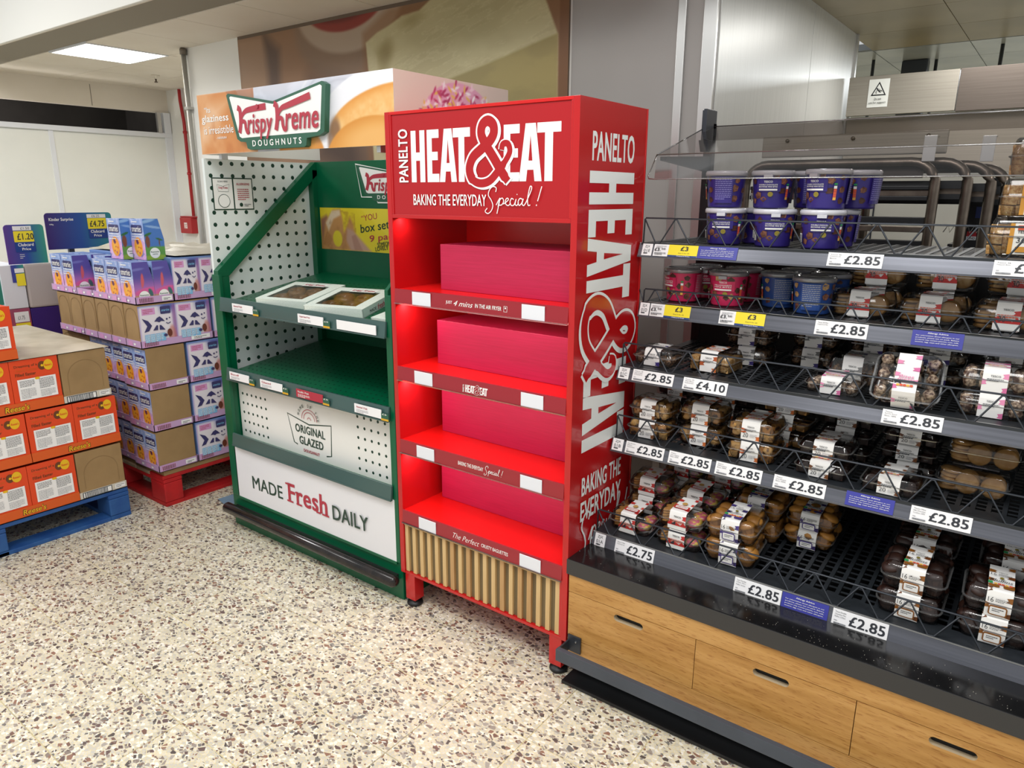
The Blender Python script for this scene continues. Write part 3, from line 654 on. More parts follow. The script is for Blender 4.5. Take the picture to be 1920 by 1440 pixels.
# lower white panel
g = G(); g.box(XL+.05, XR-.02, 1.838, 1.85, .165, .435, mat('white_panel_gloss', 'e6e6ea', .22)); g.on(SXZ(1.838, e=.0006))
g.text('MADE', -2.925, .238, .235, .064, M_navy, .02, 0, 1); g.text('Fresh', -2.648, .245, .275, .092, M_krred, .03, .03, 1)
for a, b_, v in ((-.01, .035, .0), (.058, .098, .0), (.198, .228, .0), (.238, .285, .0), (-.012, .02, .084), (.058, .075, .056)): g.rect(-2.648+a, .245+v, -2.648+b_, .253+v, M_krred)
g.text('DAILY', -2.335, .248, .225, .066, M_navy, .02, 0, 1)
kb(g, 'lower_panel', .001)
g = G(); g.box(XL+.05, XR-.02, 1.836, 1.85, .155, .168, M_green); kb(g, 'lower_rail')
# header
def hdr_front():
    w, h = 1.2, .243; p = Pic(w, h, 300, 62, 'dfe1ee'); U, V = p.U, p.V
    p.mix(p.pol([(0, 0), (.52, 0), (.40, .1), (.29, .243), (0, .243)], .002), 'cf8a4f')
    a = 1-sst(.0, .02, U-.40+V*.0-.3); left = (U < .41).astype(float)
    p.mix(left*sst(.35, .7, fbm(U, V, 7, 1))*.7, 'e2b183'); p.mix(left*sst(.55, .8, fbm(U, V*.6, 14, 4))*.5, 'b86a35'); p.mix(left*p.pol([(0, .02), (.22, .2), (.10, .2), (0, .1)], .03)*.5, 'f0d8bd')
    p.mix(p.pol([(.22, .243), (.41, .243), (.41, .19), (.24, .2)], .003)*.8, 'b17350')
    R = (U >= .41).astype(float); p.mix(R, 'dcdde9'); p.mix(R*sst(.45, .6, fbm(U*.7, V*2, 10, 7))*.35, 'b7b9c4')
    for c, rr in (((.93, .10), .26), ((1.28, .14), .28)):
        for k in range(4):
            d = np.hypot(U-c[0], (V-c[1])*1.3); p.mix(R*np.exp(-((d-rr+.03*k)/.006)**2)*.35, 'a9abb8' if k % 2 else 'ffffff')
    tex = fbm(U, V, 60, 21)
    p.mix(R*p.ell(1.10, .125, .33, .135, 12, .03), 'fafaff'); p.mix(R*p.ell(1.10, .125, .33, .135, 12, .03)*sst(.45, .6, fbm(U*.8, V*2.5, 9, 3))*.3, 'c6c7d0')
    p.mix(R*p.ell(1.12, .10, .255, .092, 10, .04), 'dd9440'); p.mix(R*p.ell(1.13, .125, .2, .05, 10, .5)*(.45+.5*tex), 'f0c98c'); p.mix(R*p.ell(.90, .06, .05, .03, 30, .6)*.5, 'f3dfae')
    p.mix(R*p.ell(.885, .035, .035, .07, -10, .3)*.75, '6d4a34'); p.mix(R*p.ell(.69, -.005, .135, .088, -8, .05), 'd8872f'); p.mix(R*p.ell(.68, .02, .10, .04, 0, .6)*.6, 'efb566')
    p.mix(R*p.ell(1.07, -.025, .23, .125, 5, .03), 'd28c38'); p.mix(R*p.ell(1.09, .02, .17, .06, 6, .6)*.65, 'efc280'); p.mix(R*p.ell(.80, .12, .085, .10, -35, .6)*.4, 'b4b3ba')
    return p
def hdr_side():
    w, h = .635, .243; p = Pic(w, h, 150, 62, 'e3cfc2'); U, V = p.U, p.V; rnd = random.Random(3)
    p.mix(p.ell(.34, .05, .225, .185, 0, .02), 'e3a5c2'); p.mix(p.ell(.36, .08, .16, .11, 0, .4)*.6, 'e8b3cc'); p.mix(p.ell(.36, .06, .08, .06, 0, .2)*.8, '8f4f6a')
    for k in range(300):
        a = rnd.uniform(0, 2*PI); r = rnd.uniform(.5, 1.03); u = .34+.222*r*math.cos(a); v = .05+.182*r*math.sin(a)
        p.mix(p.ell(u, v, .015, .0048, rnd.uniform(0, 180), .5), rnd.choice(['f6eef2', 'b02f63', 'e8c35a', 'f6d5e2', 'c23b72', 'ffffff']))
    for k in range(14): p.mix(p.ell(rnd.uniform(.02, .14), rnd.uniform(.02, .1), .006, .006, 0, .5)*.8, 'b8a23c')
    return p
HX0, HX1 = -3.085, -1.885
g = G(); g.box(HX0, HX1, 1.84, 1.848, 1.767, 2.01, M_wpan2); g.box(HX0, HX0+.008, 1.848, 2.475, 1.767, 2.01, M_wpan2); g.box(HX1-.008, HX1, 1.848, 2.475, 1.767, 2.01, M_wpan2)
g.box(HX0, HX1, 2.467, 2.475, 1.90, 2.01, M_wpan2); kb(g, 'header_box', .001)
o = bpy.data.objects.new('header_front_picture', hdr_front().mesh('header_front_picture', lambda u, v, l: (HX0+u, 1.8394, 1.767+v), pmat('header_print', .3))); COL.objects.link(o); o.parent = kk; o.location = (-KX, -KY, 0)
o = bpy.data.objects.new('header_side_picture', hdr_side().mesh('header_side_picture', lambda u, v, l: (HX1+.0006, 1.84+u, 1.767+v), pmat('header_print', .3))); COL.objects.link(o); o.parent = kk; o.location = (-KX, -KY, 0)
g = G(); g.on(SXZ(1.839)); g.text('“Its', -3.035, 1.935, .045, .022, M_offw, .01); g.text('glaziness', -3.06, 1.888, .2, .038, M_offw, .02); g.text('is irresistible', -3.05, 1.848, .22, .032, M_offw, .01); g.text('- HANNAH', -2.96, 1.826, .075, .010, M_offw, .01); kb(g, 'header_lettering', 0)
for x in (-2.99, -2.0): g = G(); g.box(x, x+.02, 1.86, 1.89, 1.745, 1.775, M_alu); kb(g, 'header_bracket')
# raised bow-tie badge
g = G(); u0, v0, w, h = -2.83, 1.774, .625, .222
bow = [(0, .97), (.02, 1.0), (.49, .78), (.965, 1.0), (1.0, .95), (.965, .22), (.92, .17), (.80, .14), (.79, .02), (.77, 0), (.22, 0), (.19, .03), (.18, .14), (.12, .15), (.085, .2)]
g.prism([(u0+a*w, v0+b*h) for a, b in bow], lambda u, v: (u, 1.818, v), lambda u, v: (u, 1.839, v), M_krgreen); g.on(SXZ(1.818, e=.0005)); kk_logo(g, u0, v0, w, h); kb(g, 'badge_sign', 0)

# shelf tickets of the doughnut stand
def small_ticket(x0, x1, zc, y, lab, title, price, red=False, blank=False):
    t = thing('shelf_ticket', lab, 'price label', ((x0+x1)/2, y, zc), 0, 'tickets on the doughnut stand')
    w = x1-x0; h = .036; g = G(); g.box(-w/2, w/2, -.003, 0, -h/2, h/2, M_krred if red else M_card); g.build('card', t)
    if not blank:
        g = G(); g.on(SXZ(-.003)); g.text(title, -w/2+.012, .003, w*.42, .009, M_offw if red else M_krred, .02); g.lines(-w/2+.012, -.005, w*.45, 3, -.005, M_offw if red else M_txtl, .002, 5)
        g.build('printed_text', t)
        g = G(); g.box(w/2, w/2+.04, -.003, 0, -h/2-.004, h/2-.012, M_krgreen); g.on(SXZ(-.003)); g.rect(w/2, -h/2-.004, w/2+.04, -h/2+.004, M_amber); g.text(price, w/2+.006, .0, w*.16, .006, M_offw, .01); g.build('price_tab', t)
Y1 = 1.8215
small_ticket(-2.93, -2.775, 1.111, Y1, 'white ticket at the left of the upper green shelf edge', 'Assorted 9 Pack', '£12')
small_ticket(-2.463, -2.303, 1.111, Y1, 'white ticket below the two doughnut boxes, middle of the upper shelf edge', 'Original Glazed 9 Pack', '£10')
small_ticket(-2.221, -2.0, 1.111, Y1, 'wide blank white ticket at the right end of the upper green shelf edge', '', '', blank=True)
small_ticket(-3.003, -2.85, .788, Y1, 'leftmost white ticket on the lower green shelf edge', 'Biscoff', '£2')
small_ticket(-2.765, -2.605, .788, Y1, 'second white ticket from the left on the lower green shelf edge', 'Glazed', '£2')
small_ticket(-2.509, -2.335, .787, Y1, 'red ticket in the middle of the lower green shelf edge', 'Nutella 3 Pack', '£5', red=True)
small_ticket(-2.142, -1.99, .787, Y1, 'white ticket at the right end of the lower green shelf edge', 'Assorted 3 Pack', '£5')
# doughnut boxes
M_dbox = noisy('doughnut_box_card', 'e4ebe2', 'd2ddd2', nscale=220, rough=.45); M_dbox2 = mat('doughnut_box_side', 'c9dad4', .4)
M_glz = noisy('glazed_dough', '7d5530', 'b08048', nscale=18, rough=.22)
def dbox(x, y, lab, rz=.0, w=.28, d=.27, h=.043):
    zs = 1.118+(y-1.85)*.163+.001
    t = thing('doughnut_box', lab, 'box', (x, y, zs), rz, 'doughnut boxes on the upper green shelf'); t.rotation_euler = (math.atan(.163), 0, rz)
    kk_ = d > .2
    g = G(); g.box(-w/2, w/2, 0, d, 0, h*.2, M_dbox2); g.box(-w/2, w/2, 0, .004, 0, h-.002, M_dbox); g.box(-w/2, w/2, d-.004, d, 0, h-.002, M_dbox); g.box(-w/2, -w/2+.004, 0, d, 0, h-.002, M_dbox2); g.box(w/2-.004, w/2, 0, d, 0, h-.002, M_dbox2)
    g.on(lambda u, v, l: (w/2+l*EPS, u, v)); g.text('MADE', .05, .013, .05, .013, M_blk, .02); g.text('fresh', .108, .010, .055, .022, M_krred, .02, .3); g.text('DAILY', .17, .013, .05, .013, M_blk, .02); g.build('box_body', t)
    g = G(); a, b_, c, e = (-w/2+.035, w/2-.05, .03, d-.045) if kk_ else (-.001, .001, .05, .055)
    for q in ((-w/2, w/2, 0, c), (-w/2, w/2, e, d), (-w/2, a, c, e), (b_, w/2, c, e)): g.box(q[0], q[1], q[2], q[3], h-.002, h, M_dbox)
    g.on(SXY(h))
    if kk_: g.poly([(-.07, e+.035), (0, e+.02), (.07, e+.035), (.062, e-.012), (-.062, e-.012)], M_offw); g.stroke([(-.07, e+.035), (0, e+.02), (.07, e+.035), (.062, e-.012), (-.062, e-.012)], .002, M_krgreen, True, False)
    if kk_: g.text('Krispy Kreme', -.055, e-.005, .11, .024, M_krred, .03, .2)
    g.build('lid', t)
    for i in range(2 if kk_ else 0):
        for j in range(2):
            g = G() if (i, j) == (0, 0) else None
            if g:
                g.rings([[(R*math.cos(th), R*math.sin(th), z) for R in [r_] for th in [2*PI*k/14 for k in range(14)]] for r_, z in ((.014, .012), (.03, .004), (.046, .012), (.048, .024), (.034, .036), (.016, .03), (.014, .012))], M_glz, False, False, True); dn = g.mesh('doughnut')
            inst('doughnut', dn, t, (-.062+.1*i, .078+.1*j, .002))
    g = G(); g.add([(a, c, h-.003), (b_, c, h-.003), (b_, e, h-.003), (a, e, h-.003)], [(0, 1, 2, 3)], clear('box_window', (.9, .88, .84), .12, .12)); g.build('window_film', t)
dbox(-2.635, 1.87, 'white doughnut box with brown window, left of the two on green shelf', .22)
dbox(-2.30, 1.872, 'white doughnut box reading MADE FRESH DAILY, right of the two', .27)
dbox(-2.022, 1.86, 'white doughnut box corner just showing beside the red stand', 0, .085, .16, .03)

# ================================================================ red stand
M_red = mat('red_gloss', 'bd1418', .22, coat=.3); M_redi = mat('red_satin', 'd01010', .35); M_redh = mat('red_header', 'b0141c', .3)
M_mag = noisy('magenta_riser', 'b81f4c', 'ae1b45', scale=(1, 1, 30), nscale=8, rough=.42); M_magd = mat('magenta_top', '93204a', .35)
M_strr = mat('red_ticket_strip', '9b2730', .2); M_wp = mat('white_vinyl', 'f4f6f4', .35); M_blank = mat('blank_card', 'e6e8ee', .45)
RX, RY = -1.53, 1.83
rs = thing('red_display_stand', 'tall glossy red bakery display stand with large white lettering and slatted base', 'display stand', (RX, RY, 0))
def rb(g, name, bev=.0012, label=None):
    o = g.build(name, rs, bev, label=label); o.location = (-RX, -RY, 0); return o
x0, x1, y0, y1 = -1.924, -1.14, 1.83, 2.245
g = G(); g.box(x0, x0+.022, y0, y1, .14, 1.872, M_red); rb(g, 'side_panel')
g = G(); g.box(x1-.022, x1, y0, y1, .14, 1.872, M_red); g.box(x1-.004, x1+.0015, y1-.008, y1, .14, 1.872, M_redi); rb(g, 'side_panel', .001)
g = G(); g.box(x0+.022, x1-.022, y1-.015, y1, .14, 1.872, M_redi); rb(g, 'back_panel')
g = G(); g.box(x0+.022, x1-.022, y0, y1-.015, 1.862, 1.872, M_redi); rb(g, 'top_panel')
g = G(); g.box(x0+.022, x1-.022, 1.834, 1.85, 1.53, 1.862, M_redh); g.box(x0+.022, x1-.022, 1.83, 1.86, 1.522, 1.535, M_red); g.box(x0+.022, x0+.03, 1.831, 1.836, 1.535, 1.862, M_red); g.box(x1-.03, x1-.022, 1.831, 1.836, 1.535, 1.862, M_red)
g.box(x0+.022, x1-.022, 1.86, 1.90, 1.522, 1.528, M_redi); rb(g, 'header_panel')
# block lettering
LET = {
 'H': [[(0, 0), (.36, 0), (.36, .42), (.64, .42), (.64, 0), (1, 0), (1, 1), (.64, 1), (.64, .58), (.36, .58), (.36, 1), (0, 1)]],
 'E': [[(0, 0), (1, 0), (1, .16), (.42, .16), (.42, .42), (.9, .42), (.9, .58), (.42, .58), (.42, .84), (1, .84), (1, 1), (0, 1)]],
 'T': [[(.33, 0), (.67, 0), (.67, .83), (1, .83), (1, 1), (0, 1), (0, .83), (.33, .83)]],
 'A': [[(0, 0), (.32, 0), (.37, .20), (.64, .20), (.69, 0), (1, 0), (.72, 1), (.28, 1)]],
}
def block(g, ch, u, v, w, h, mt, red, R=None):
    """R maps local (a, b) to surface (u, v) when the letters run sideways"""
    T = R or (lambda a, b: (a, b))
    for pl in LET[ch]: g.poly([T(u+a*w, v+b*h) for a, b in pl], mt, up=False)
    if ch == 'A': g.lay += 1; g.poly([T(u+a*w, v+b*h) for a, b in [(.42, .36), (.59, .36), (.505, .80)]], red, up=False); g.lay -= 1
def heat_eat(g, T, W_, H_, red, white, amp_u=.42):
    """HEAT&EAT in a box W_ x H_ mapped by T; slight perspective-free block caps"""
    g.lay += 1
    u = 0
    for ch, w, xx in (('H', .105, 0), ('E', .088, .122), ('A', .125, .213), ('T', .12, .312)): block(g, ch, xx*W_, 0, w*W_, H_, white, red, T)
    for ch, w, xx in (('E', .10, .655), ('A', .14, .752), ('T', .14, .862)): block(g, ch, xx*W_, 0, w*W_, H_, white, red, T)
    g.lay += 2
    P_ = [(.93, .03), (.80, .17), (.62, .40), (.42, .64), (.33, .80), (.36, .94), (.48, 1.0), (.60, .93), (.61, .79), (.50, .66), (.32, .55), (.13, .42), (.05, .24), (.12, .07), (.30, .0), (.52, .04), (.72, .20), (.88, .36), (.97, .50), (.93, .62), (.82, .62), (.79, .53)]
    def amps(wd, du, dv, mt):
        g.stroke([T((.415+.29*a)*W_+du, (-.03+1.12*b)*H_+dv) for a, b in P_], lambda t: wd*W_*(1.0 if .02 < t < .62 else .8 if t < .8 else .62), mt)
    amps(.068, .010*W_, -.018*H_, white); amps(.072, 0, 0, white); amps(.052, 0, 0, red); return

SPECIAL = [[(.19, .80), (.20, .95), (.14, 1.0), (.08, .88), (.06, .68), (.11, .5), (.14, .3), (.11, .1), (.05, .0), (.0, .08), (.04, .2)],
 [(.20, .32), (.27, .58), (.245, .3), (.215, .0)], [(.235, .25), (.26, .48), (.31, .58), (.335, .46), (.30, .33), (.25, .32)], [(.33, .36), (.37, .42), (.42, .52), (.40, .58), (.37, .5), (.375, .36), (.42, .31), (.46, .40)],
 [(.51, .53), (.475, .57), (.45, .44), (.47, .32), (.52, .34), (.555, .55)], [(.555, .55), (.54, .36), (.57, .32), (.60, .42)], [(.665, .54), (.62, .57), (.59, .44), (.61, .32), (.65, .40), (.68, .56), (.66, .38), (.69, .32), (.73, .45)],
 [(.73, .45), (.80, .80), (.82, .97), (.79, .98), (.755, .6), (.76, .34), (.80, .34)], [(.985, 1.0), (.92, .48)], [(.905, .36), (.90, .31)], [(.575, .70), (.58, .73)]]
def special(g, T, W_, H_, mt, wd):
    for s in SPECIAL: g.stroke([T(a*W_, b*H_) for a, b in s], wd, mt)
g = G(); g.on(SXZ(1.834, e=.0004))
heat_eat(g, lambda a, b: (-1.805+a, 1.642+b), .60, .165, M_redh, M_wp)
g.text('PANELTO', -1.818, 1.642, .172, .044, M_wp, .03, 0, 90)
g.text('BAKING THE EVERYDAY', -1.797, 1.567, .318, .036, M_wp, .018); special(g, lambda a, b: (-1.483+a, 1.545+b), .222, .082, M_wp, .003); rb(g, 'header_lettering', 0)
# shelves, strips, risers, lamps
lamp_col = (1, .80, .72)
for zt, ys, rx, ry, rh in ((1.273, 1.0, -1.765, 1.925, .160), (.987, 1, -1.822, 1.962, .165), (.702, 1, -1.848, 2.008, .168), (.412, 1, -1.868, 2.02, .165)):
    g = G(); g.box(x0+.022, x1-.022, 1.836, y1-.015, zt-.014, zt, M_redi); rb(g, 'shelf')
    g = G(); g.hexa([(x0+.022, 1.826, zt-.048), (x1-.022, 1.826, zt-.048), (x1-.022, 1.83, zt-.048), (x0+.022, 1.83, zt-.048)], [(x0+.022, 1.830, zt+.002), (x1-.022, 1.830, zt+.002), (x1-.022, 1.836, zt+.002), (x0+.022, 1.836, zt+.002)], M_strr)
    g.on(lambda u, v, l, zt=zt: (u, 1.8262+.004*(v-zt+.048)/.05-l*EPS, v))
    if zt > 1.2:
        g.text('JUST', -1.655, zt-.032, .028, .013, M_offw, .02); g.text('4 mins', -1.62, zt-.034, .085, .018, M_offw, 0, .4); g.text('IN THE AIR FRYER', -1.525, zt-.032, .11, .013, M_offw, .02); g.stroke([(-1.405, zt-.034), (-1.405, zt-.016), (-1.392, zt-.016), (-1.392, zt-.034)], .0015, M_offw, True, False); g.disc(-1.3985, zt-.022, .003, M_offw, 8)
    elif zt > .9:
        heat_eat(g, lambda a, b: (-1.572+a, .945+b), .098, .026, M_strr, M_offw); g.text('PANELTO', -1.575, .945, .026, .007, M_offw, .03, 0, 90)
    elif zt > .6:
        g.text('BAKING THE EVERYDAY', -1.61, zt-.032, .115, .014, M_offw, .02); special(g, lambda a, b: (-1.49+a, zt-.042+b), .085, .034, M_offw, .0014)
    else:
        g.text('The Perfect', -1.64, zt-.036, .125, .020, M_offw, -.01, .4); g.text('CRUSTY BAGUETTES', -1.505, zt-.032, .12, .013, M_offw, .02)
    rb(g, 'ticket_strip', 0)
    g = G(); g.box(x0+.022, x1-.022, 1.822, 1.829, zt-.052, zt-.048, clear('strip_lip', (.9, .6, .6), .2, .1)); rb(g, 'strip_lip', 0)
    g = G(); g.box(rx, x1-.024, ry, 2.2, zt+.0005, zt+rh, M_mag); rb(g, 'riser_box', .0015, 'magenta riser box')
for zt in (1.528, 1.225, .94, .655):
    g = G(); g.box(x0+.03, x1-.03, 1.842, 1.856, zt-.004, zt, mat('lamp_strip', 'ffd9cf', .4, emit=2.0)); rb(g, 'lamp_strip', 0)
    a = area('shelf_lamp', (-1.53, 1.862, zt-.006), .72, .8, (1, .86, .8), (math.radians(28), 0, 0), sy=.012)
    a.parent = rs; a.location = (-1.53-RX, 1.862-RY, zt-.006)
    a = area('shelf_lamp', (x0+.06, 1.875, zt-.006), .03, .3, (1, .8, .72), (math.radians(12), 0, 0), sy=.02); a.parent = rs; a.location = (x0+.045-RX, 1.87-RY, zt-.006)
# slatted timber front
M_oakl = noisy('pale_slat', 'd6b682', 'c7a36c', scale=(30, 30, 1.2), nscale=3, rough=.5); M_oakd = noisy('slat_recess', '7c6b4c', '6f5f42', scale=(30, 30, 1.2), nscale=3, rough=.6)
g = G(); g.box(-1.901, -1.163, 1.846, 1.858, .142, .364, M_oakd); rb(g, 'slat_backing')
g = G(); g.box(-1.901, -1.172, 1.834, 1.846, .348, .364, M_oakl); rb(g, 'slat_top_rail')
rnd = random.Random(5); sl = G(); sl.box(-.0088, .0088, 1.836, 1.847, .15, .348, M_oakl); slm = sl.mesh('slat', .001)
sl = G(); sl.box(-.0095, .0095, 1.836, 1.847, .15, .348, noisy('warm_slat', 'c39b68', 'ab8253', scale=(30, 30, 1.2), nscale=3, rough=.5)); slm2 = sl.mesh('slat', .001)
for k in range(19): inst('slat', slm2 if k in (6, 8, 12, 14, 15) else slm, rs, (-1.891+k*.0394-RX, -RY, 0))
g = G(); g.box(x0+.022, x1-.022, 1.832, 1.86, .138, .149, M_red); g.box(x0+.022, x1-.022, 1.86, y1, .138, .149, M_redi); g.box(-1.172, x1-.022, 1.833, 1.85, .149, .366, M_red); rb(g, 'base_frame')
for lx in (x0+.02, x1-.07):
    for ly in (1.834, 2.19):
        g = G(); g.box(lx, lx+.05, ly, ly+.05, .028, .14, M_red); rb(g, 'leg')
        g = G(); g.lathe([(.03, 0), (.033, .006), (.03, .014), (.012, .018), (.012, .03)], (lx+.025, ly+.025, 0), M_black, 16); rb(g, 'levelling_foot', 0)
# side lettering
g = G(); g.on(SYZ(x1, e=.0004)); M_side = M_red
g.text('PANELTO', 1.903, 1.70, .258, .084, M_wp, .03)
# sideways HEAT&EAT: reading down, letter tops towards the back
Ts = lambda a, b: (1.892+b, 1.672-a)
heat_eat(g, Ts, .915, .275, M_side, M_wp)
g.text('BAKING THE', 1.897, .645, .262, .066, M_wp, .03); g.text('EVERYDAY', 1.893, .555, .27, .07, M_wp, .03); special(g, lambda a, b: (1.885+a, .42+b), .33, .16, M_wp, .007)
rb(g, 'side_lettering', 0)
nm = {1.27: 'top', .983: 'second', .694: 'third', .412: 'lowest'}
for z in (1.2685, .9825, .694, .412):
    zz = {1.2685: 1.273, .9825: .987, .694: .702, .412: .412}[z]
    for xa, xb, sd in ((-1.812, -1.724, 'left'), (-1.334, -1.244, 'right')):
        t = thing('blank_ticket', 'blank white ticket on the %s shelf edge of the red stand, %s side' % (['top', 'second', 'third', 'lowest'][[1.273, .987, .702, .412].index(zz)], sd), 'price label', ((xa+xb)/2, 1.8245, zz-.024), 0, 'blank tickets on the red stand')
        g = G(); g.box(-.044, .044, 0, .002, -.024, .022, M_blank); g.build('card', t, .0008)
# ================================================================ bakery fixture
def oak(name, shift):
    if name in MATS: return MATS[name]
    m = mat(name, 'b98a49', .38); t, N, L, b = nt(m)
    g = N.new('ShaderNodeNewGeometry'); mp = N.new('ShaderNodeMapping'); mp.inputs['Scale'].default_value = (1.1, 4, 14); mp.inputs['Location'].default_value = (shift, shift, shift); mp.inputs['Rotation'].default_value = (0, math.radians(3), 0)
    L.new(g.outputs['Position'], mp.inputs[0])
    n1 = N.new('ShaderNodeTexNoise'); n1.inputs['Scale'].default_value = 3.2; n1.inputs['Detail'].default_value = 8; n1.inputs['Distortion'].default_value = .5; L.new(mp.outputs[0], n1.inputs['Vector'])
    mp2 = N.new('ShaderNodeMapping'); mp2.inputs['Scale'].default_value = (28, 60, 260); mp2.inputs['Rotation'].default_value = (0, math.radians(12), 0); L.new(g.outputs['Position'], mp2.inputs[0])
    n2 = N.new('ShaderNodeTexNoise'); n2.inputs['Scale'].default_value = 1; n2.inputs['Detail'].default_value = 3; L.new(mp2.outputs[0], n2.inputs['Vector'])
    r = N.new('ShaderNodeValToRGB'); e = r.color_ramp.elements; e[0].position = .3; e[0].color = (*lin('a9783a'), 1); e[1].position = .7; e[1].color = (*lin('c9995a'), 1); q = e.new(.5); q.color = (*lin('bd8c4c'), 1)
    L.new(n1.outputs[0], r.inputs[0])
    r2 = N.new('ShaderNodeValToRGB'); e = r2.color_ramp.elements; e[0].position = .56; e[0].color = (1, 1, 1, 1); e[1].position = .64; e[1].color = (*lin('b98d5a'), 1); L.new(n2.outputs[0], r2.inputs[0])
    mx = N.new('ShaderNodeMixRGB'); mx.blend_type = 'MULTIPLY'; mx.inputs[0].default_value = .5; L.new(r.outputs[0], mx.inputs[1]); L.new(r2.outputs[0], mx.inputs[2]); L.new(mx.outputs[0], b.inputs['Base Color'])
    return m
BX0, BX1 = -1.135, .86
bf = thing('bakery_shelving', 'charcoal bakery shelving bay with oak drawers, black counter and five wire-fronted shelves', 'shelving', (-.2, 1.83, 0))
def bb(g, name, bev=.0015, label=None, parent=None, kind=None):
    o = g.build(name, parent or bf, bev, label=label, kind=kind)
    if parent is None: o.location = (.2, -1.83, 0)
    return o
M_under = mat('black_lining', '0d0e10', .6)
g = G(); g.box(BX0+.01, BX1, 1.851, 2.69, .06, .396, M_under); g.box(BX0, BX0+.012, 1.835, 2.69, .06, .396, M_char); bb(g, 'carcass')
g = G(); g.box(BX0, BX1, 1.832, 1.85, .334, .397, oak('oak_a', 0)); bb(g, 'oak_top_rail', .001)
g = G(); g.box(BX0, BX1, 1.832, 1.85, .09, .1615, oak('oak_b', 3.3)); bb(g, 'oak_bottom_rail', .001)
def drawer(xa, xb, sa, sb, k):
    z0, z1 = .1635, .3325; zc = .303; r = .0115; m = oak('oak_%s' % 'cdef'[k], 7.7*k+1.3)
    xa += .001; xb -= .001
    # face with a real slot cut through it
    arc = lambda cx, a0, a1: [(cx+r*math.cos(math.radians(a0+(a1-a0)*i/6)), zc+r*math.sin(math.radians(a0+(a1-a0)*i/6))) for i in range(7)]
    up = arc(sa+r, 180, 90)+arc(sb-r, 90, 0); dn = arc(sa+r, 180, 270)+arc(sb-r, 270, 360)
    topo = [(xa, zc)]+up+[(xb, zc), (xb, z1), (xa, z1)]; boto = [(xa, zc)]+dn+[(xb, zc), (xb, z0), (xa, z0)]
    g = G()
    for pl in (topo, boto): g.add([(x, 1.832, z) for x, z in pl], [tuple(range(len(pl)))], m)
    loop = up+dn[::-1][1:-1]; n = len(loop)
    g.add([(x, 1.832, z) for x, z in loop]+[(x, 1.8505, z) for x, z in loop], [(i, (i+1) % n, n+(i+1) % n, n+i) for i in range(n)], mat('slot_edge', 'b9a78a', .5))
    for q in (((xa, 1.832, z0), (xb, 1.832, z0), (xb, 1.85, z0), (xa, 1.85, z0)), ((xa, 1.832, z1), (xb, 1.832, z1), (xb, 1.85, z1), (xa, 1.85, z1)), ((xa, 1.832, z0), (xa, 1.85, z0), (xa, 1.85, z1), (xa, 1.832, z1)), ((xb, 1.832, z0), (xb, 1.85, z0), (xb, 1.85, z1), (xb, 1.832, z1))): g.add(q, [(0, 1, 2, 3)], m)
    bb(g, 'drawer_front', 0)
for k, (a, b_, sa, sb) in enumerate([(BX0, -.69, -.964, -.862), (-.69, -.248, -.518, -.418), (-.248, .194, -.079, .024), (.194, .636, .365, .465)]): drawer(a, b_, sa, sb, k)
# counter
M_cnt = noisy('counter_black', '1a1a1b', '131314', nscale=3, rough=.16, coords='World'); M_cntf = mat('counter_edge', '353434', .38)
g = G(); g.box(-1.142, BX1, 1.828, 2.712, .397, .452, M_cnt); cn = bb(g, 'counter', .003)
g = G(); g.box(-1.1425, BX1, 1.8265, 1.829, .398, .4505, M_cntf); bb(g, 'counter_edge', .0008)
g = G(); rnd = random.Random(9)
for k in range(170):
    x = rnd.uniform(-1.12, .3); x = x if rnd.random() < .35 else rnd.uniform(-.6, .5); y = 1.835+abs(rnd.gauss(0, .05)); s = rnd.uniform(.0005, .0012)
    if y < 1.94: g.box(x, x+s, y, y+s*1.3, .452, .452+s*.6, mat('crumb', 'c9c2b4', .8))
tag(g.build('crumbs'), 'pale crumbs scattered on the black counter', 'crumbs', kind='stuff')
# bumper rail and floor plate
M_rail = noisy('rail_slate', '4c535e', '454b55', nscale=6, rough=.4, metal=.2); g = G(); g.box(-1.13, BX1, 1.752, 1.757, .118, .160, M_rail); g.box(-1.13, BX1, 1.757, 1.775, .118, .122, M_rail); g.box(-1.13, BX1, 1.757, 1.770, .156, .160, M_rail); bb(g, 'bumper_rail', .001)
for x in (-1.13, -.1, .8):
    g = G(); g.box(x, x+.006, 1.757, 1.832, .120, .158, M_char); g.box(x, x+.05, 1.825, 1.831, .118, .178, M_char); g.tube([(x+.033, 1.826, .160), (x+.033, 1.822, .160)], .004, M_alu, 8); bb(g, 'rail_bracket', .001)
g = G(); g.box(-1.135, BX1, 1.80, 2.69, 0.001, .012, M_black); g.box(-1.135, BX1, 1.90, 1.92, .012, .06, M_under); bb(g, 'floor_plate', .002)
# uprights, back board
for x in (-1.132, .12): 
    g = G(); g.box(x, x+.034, 2.69, 2.72, .452, 1.86, M_blackm)
    for k in range(30): g.box(x+.01, x+.015, 2.689, 2.6905, .5+k*.045, .52+k*.045, M_under)
    bb(g, 'upright', .001)
g = G(); g.box(-1.098, BX1, 2.692, 2.712, .452, 1.425, noisy('dark_backboard', '141517', '0f1012', nscale=4, rough=.5)); bb(g, 'back_board')
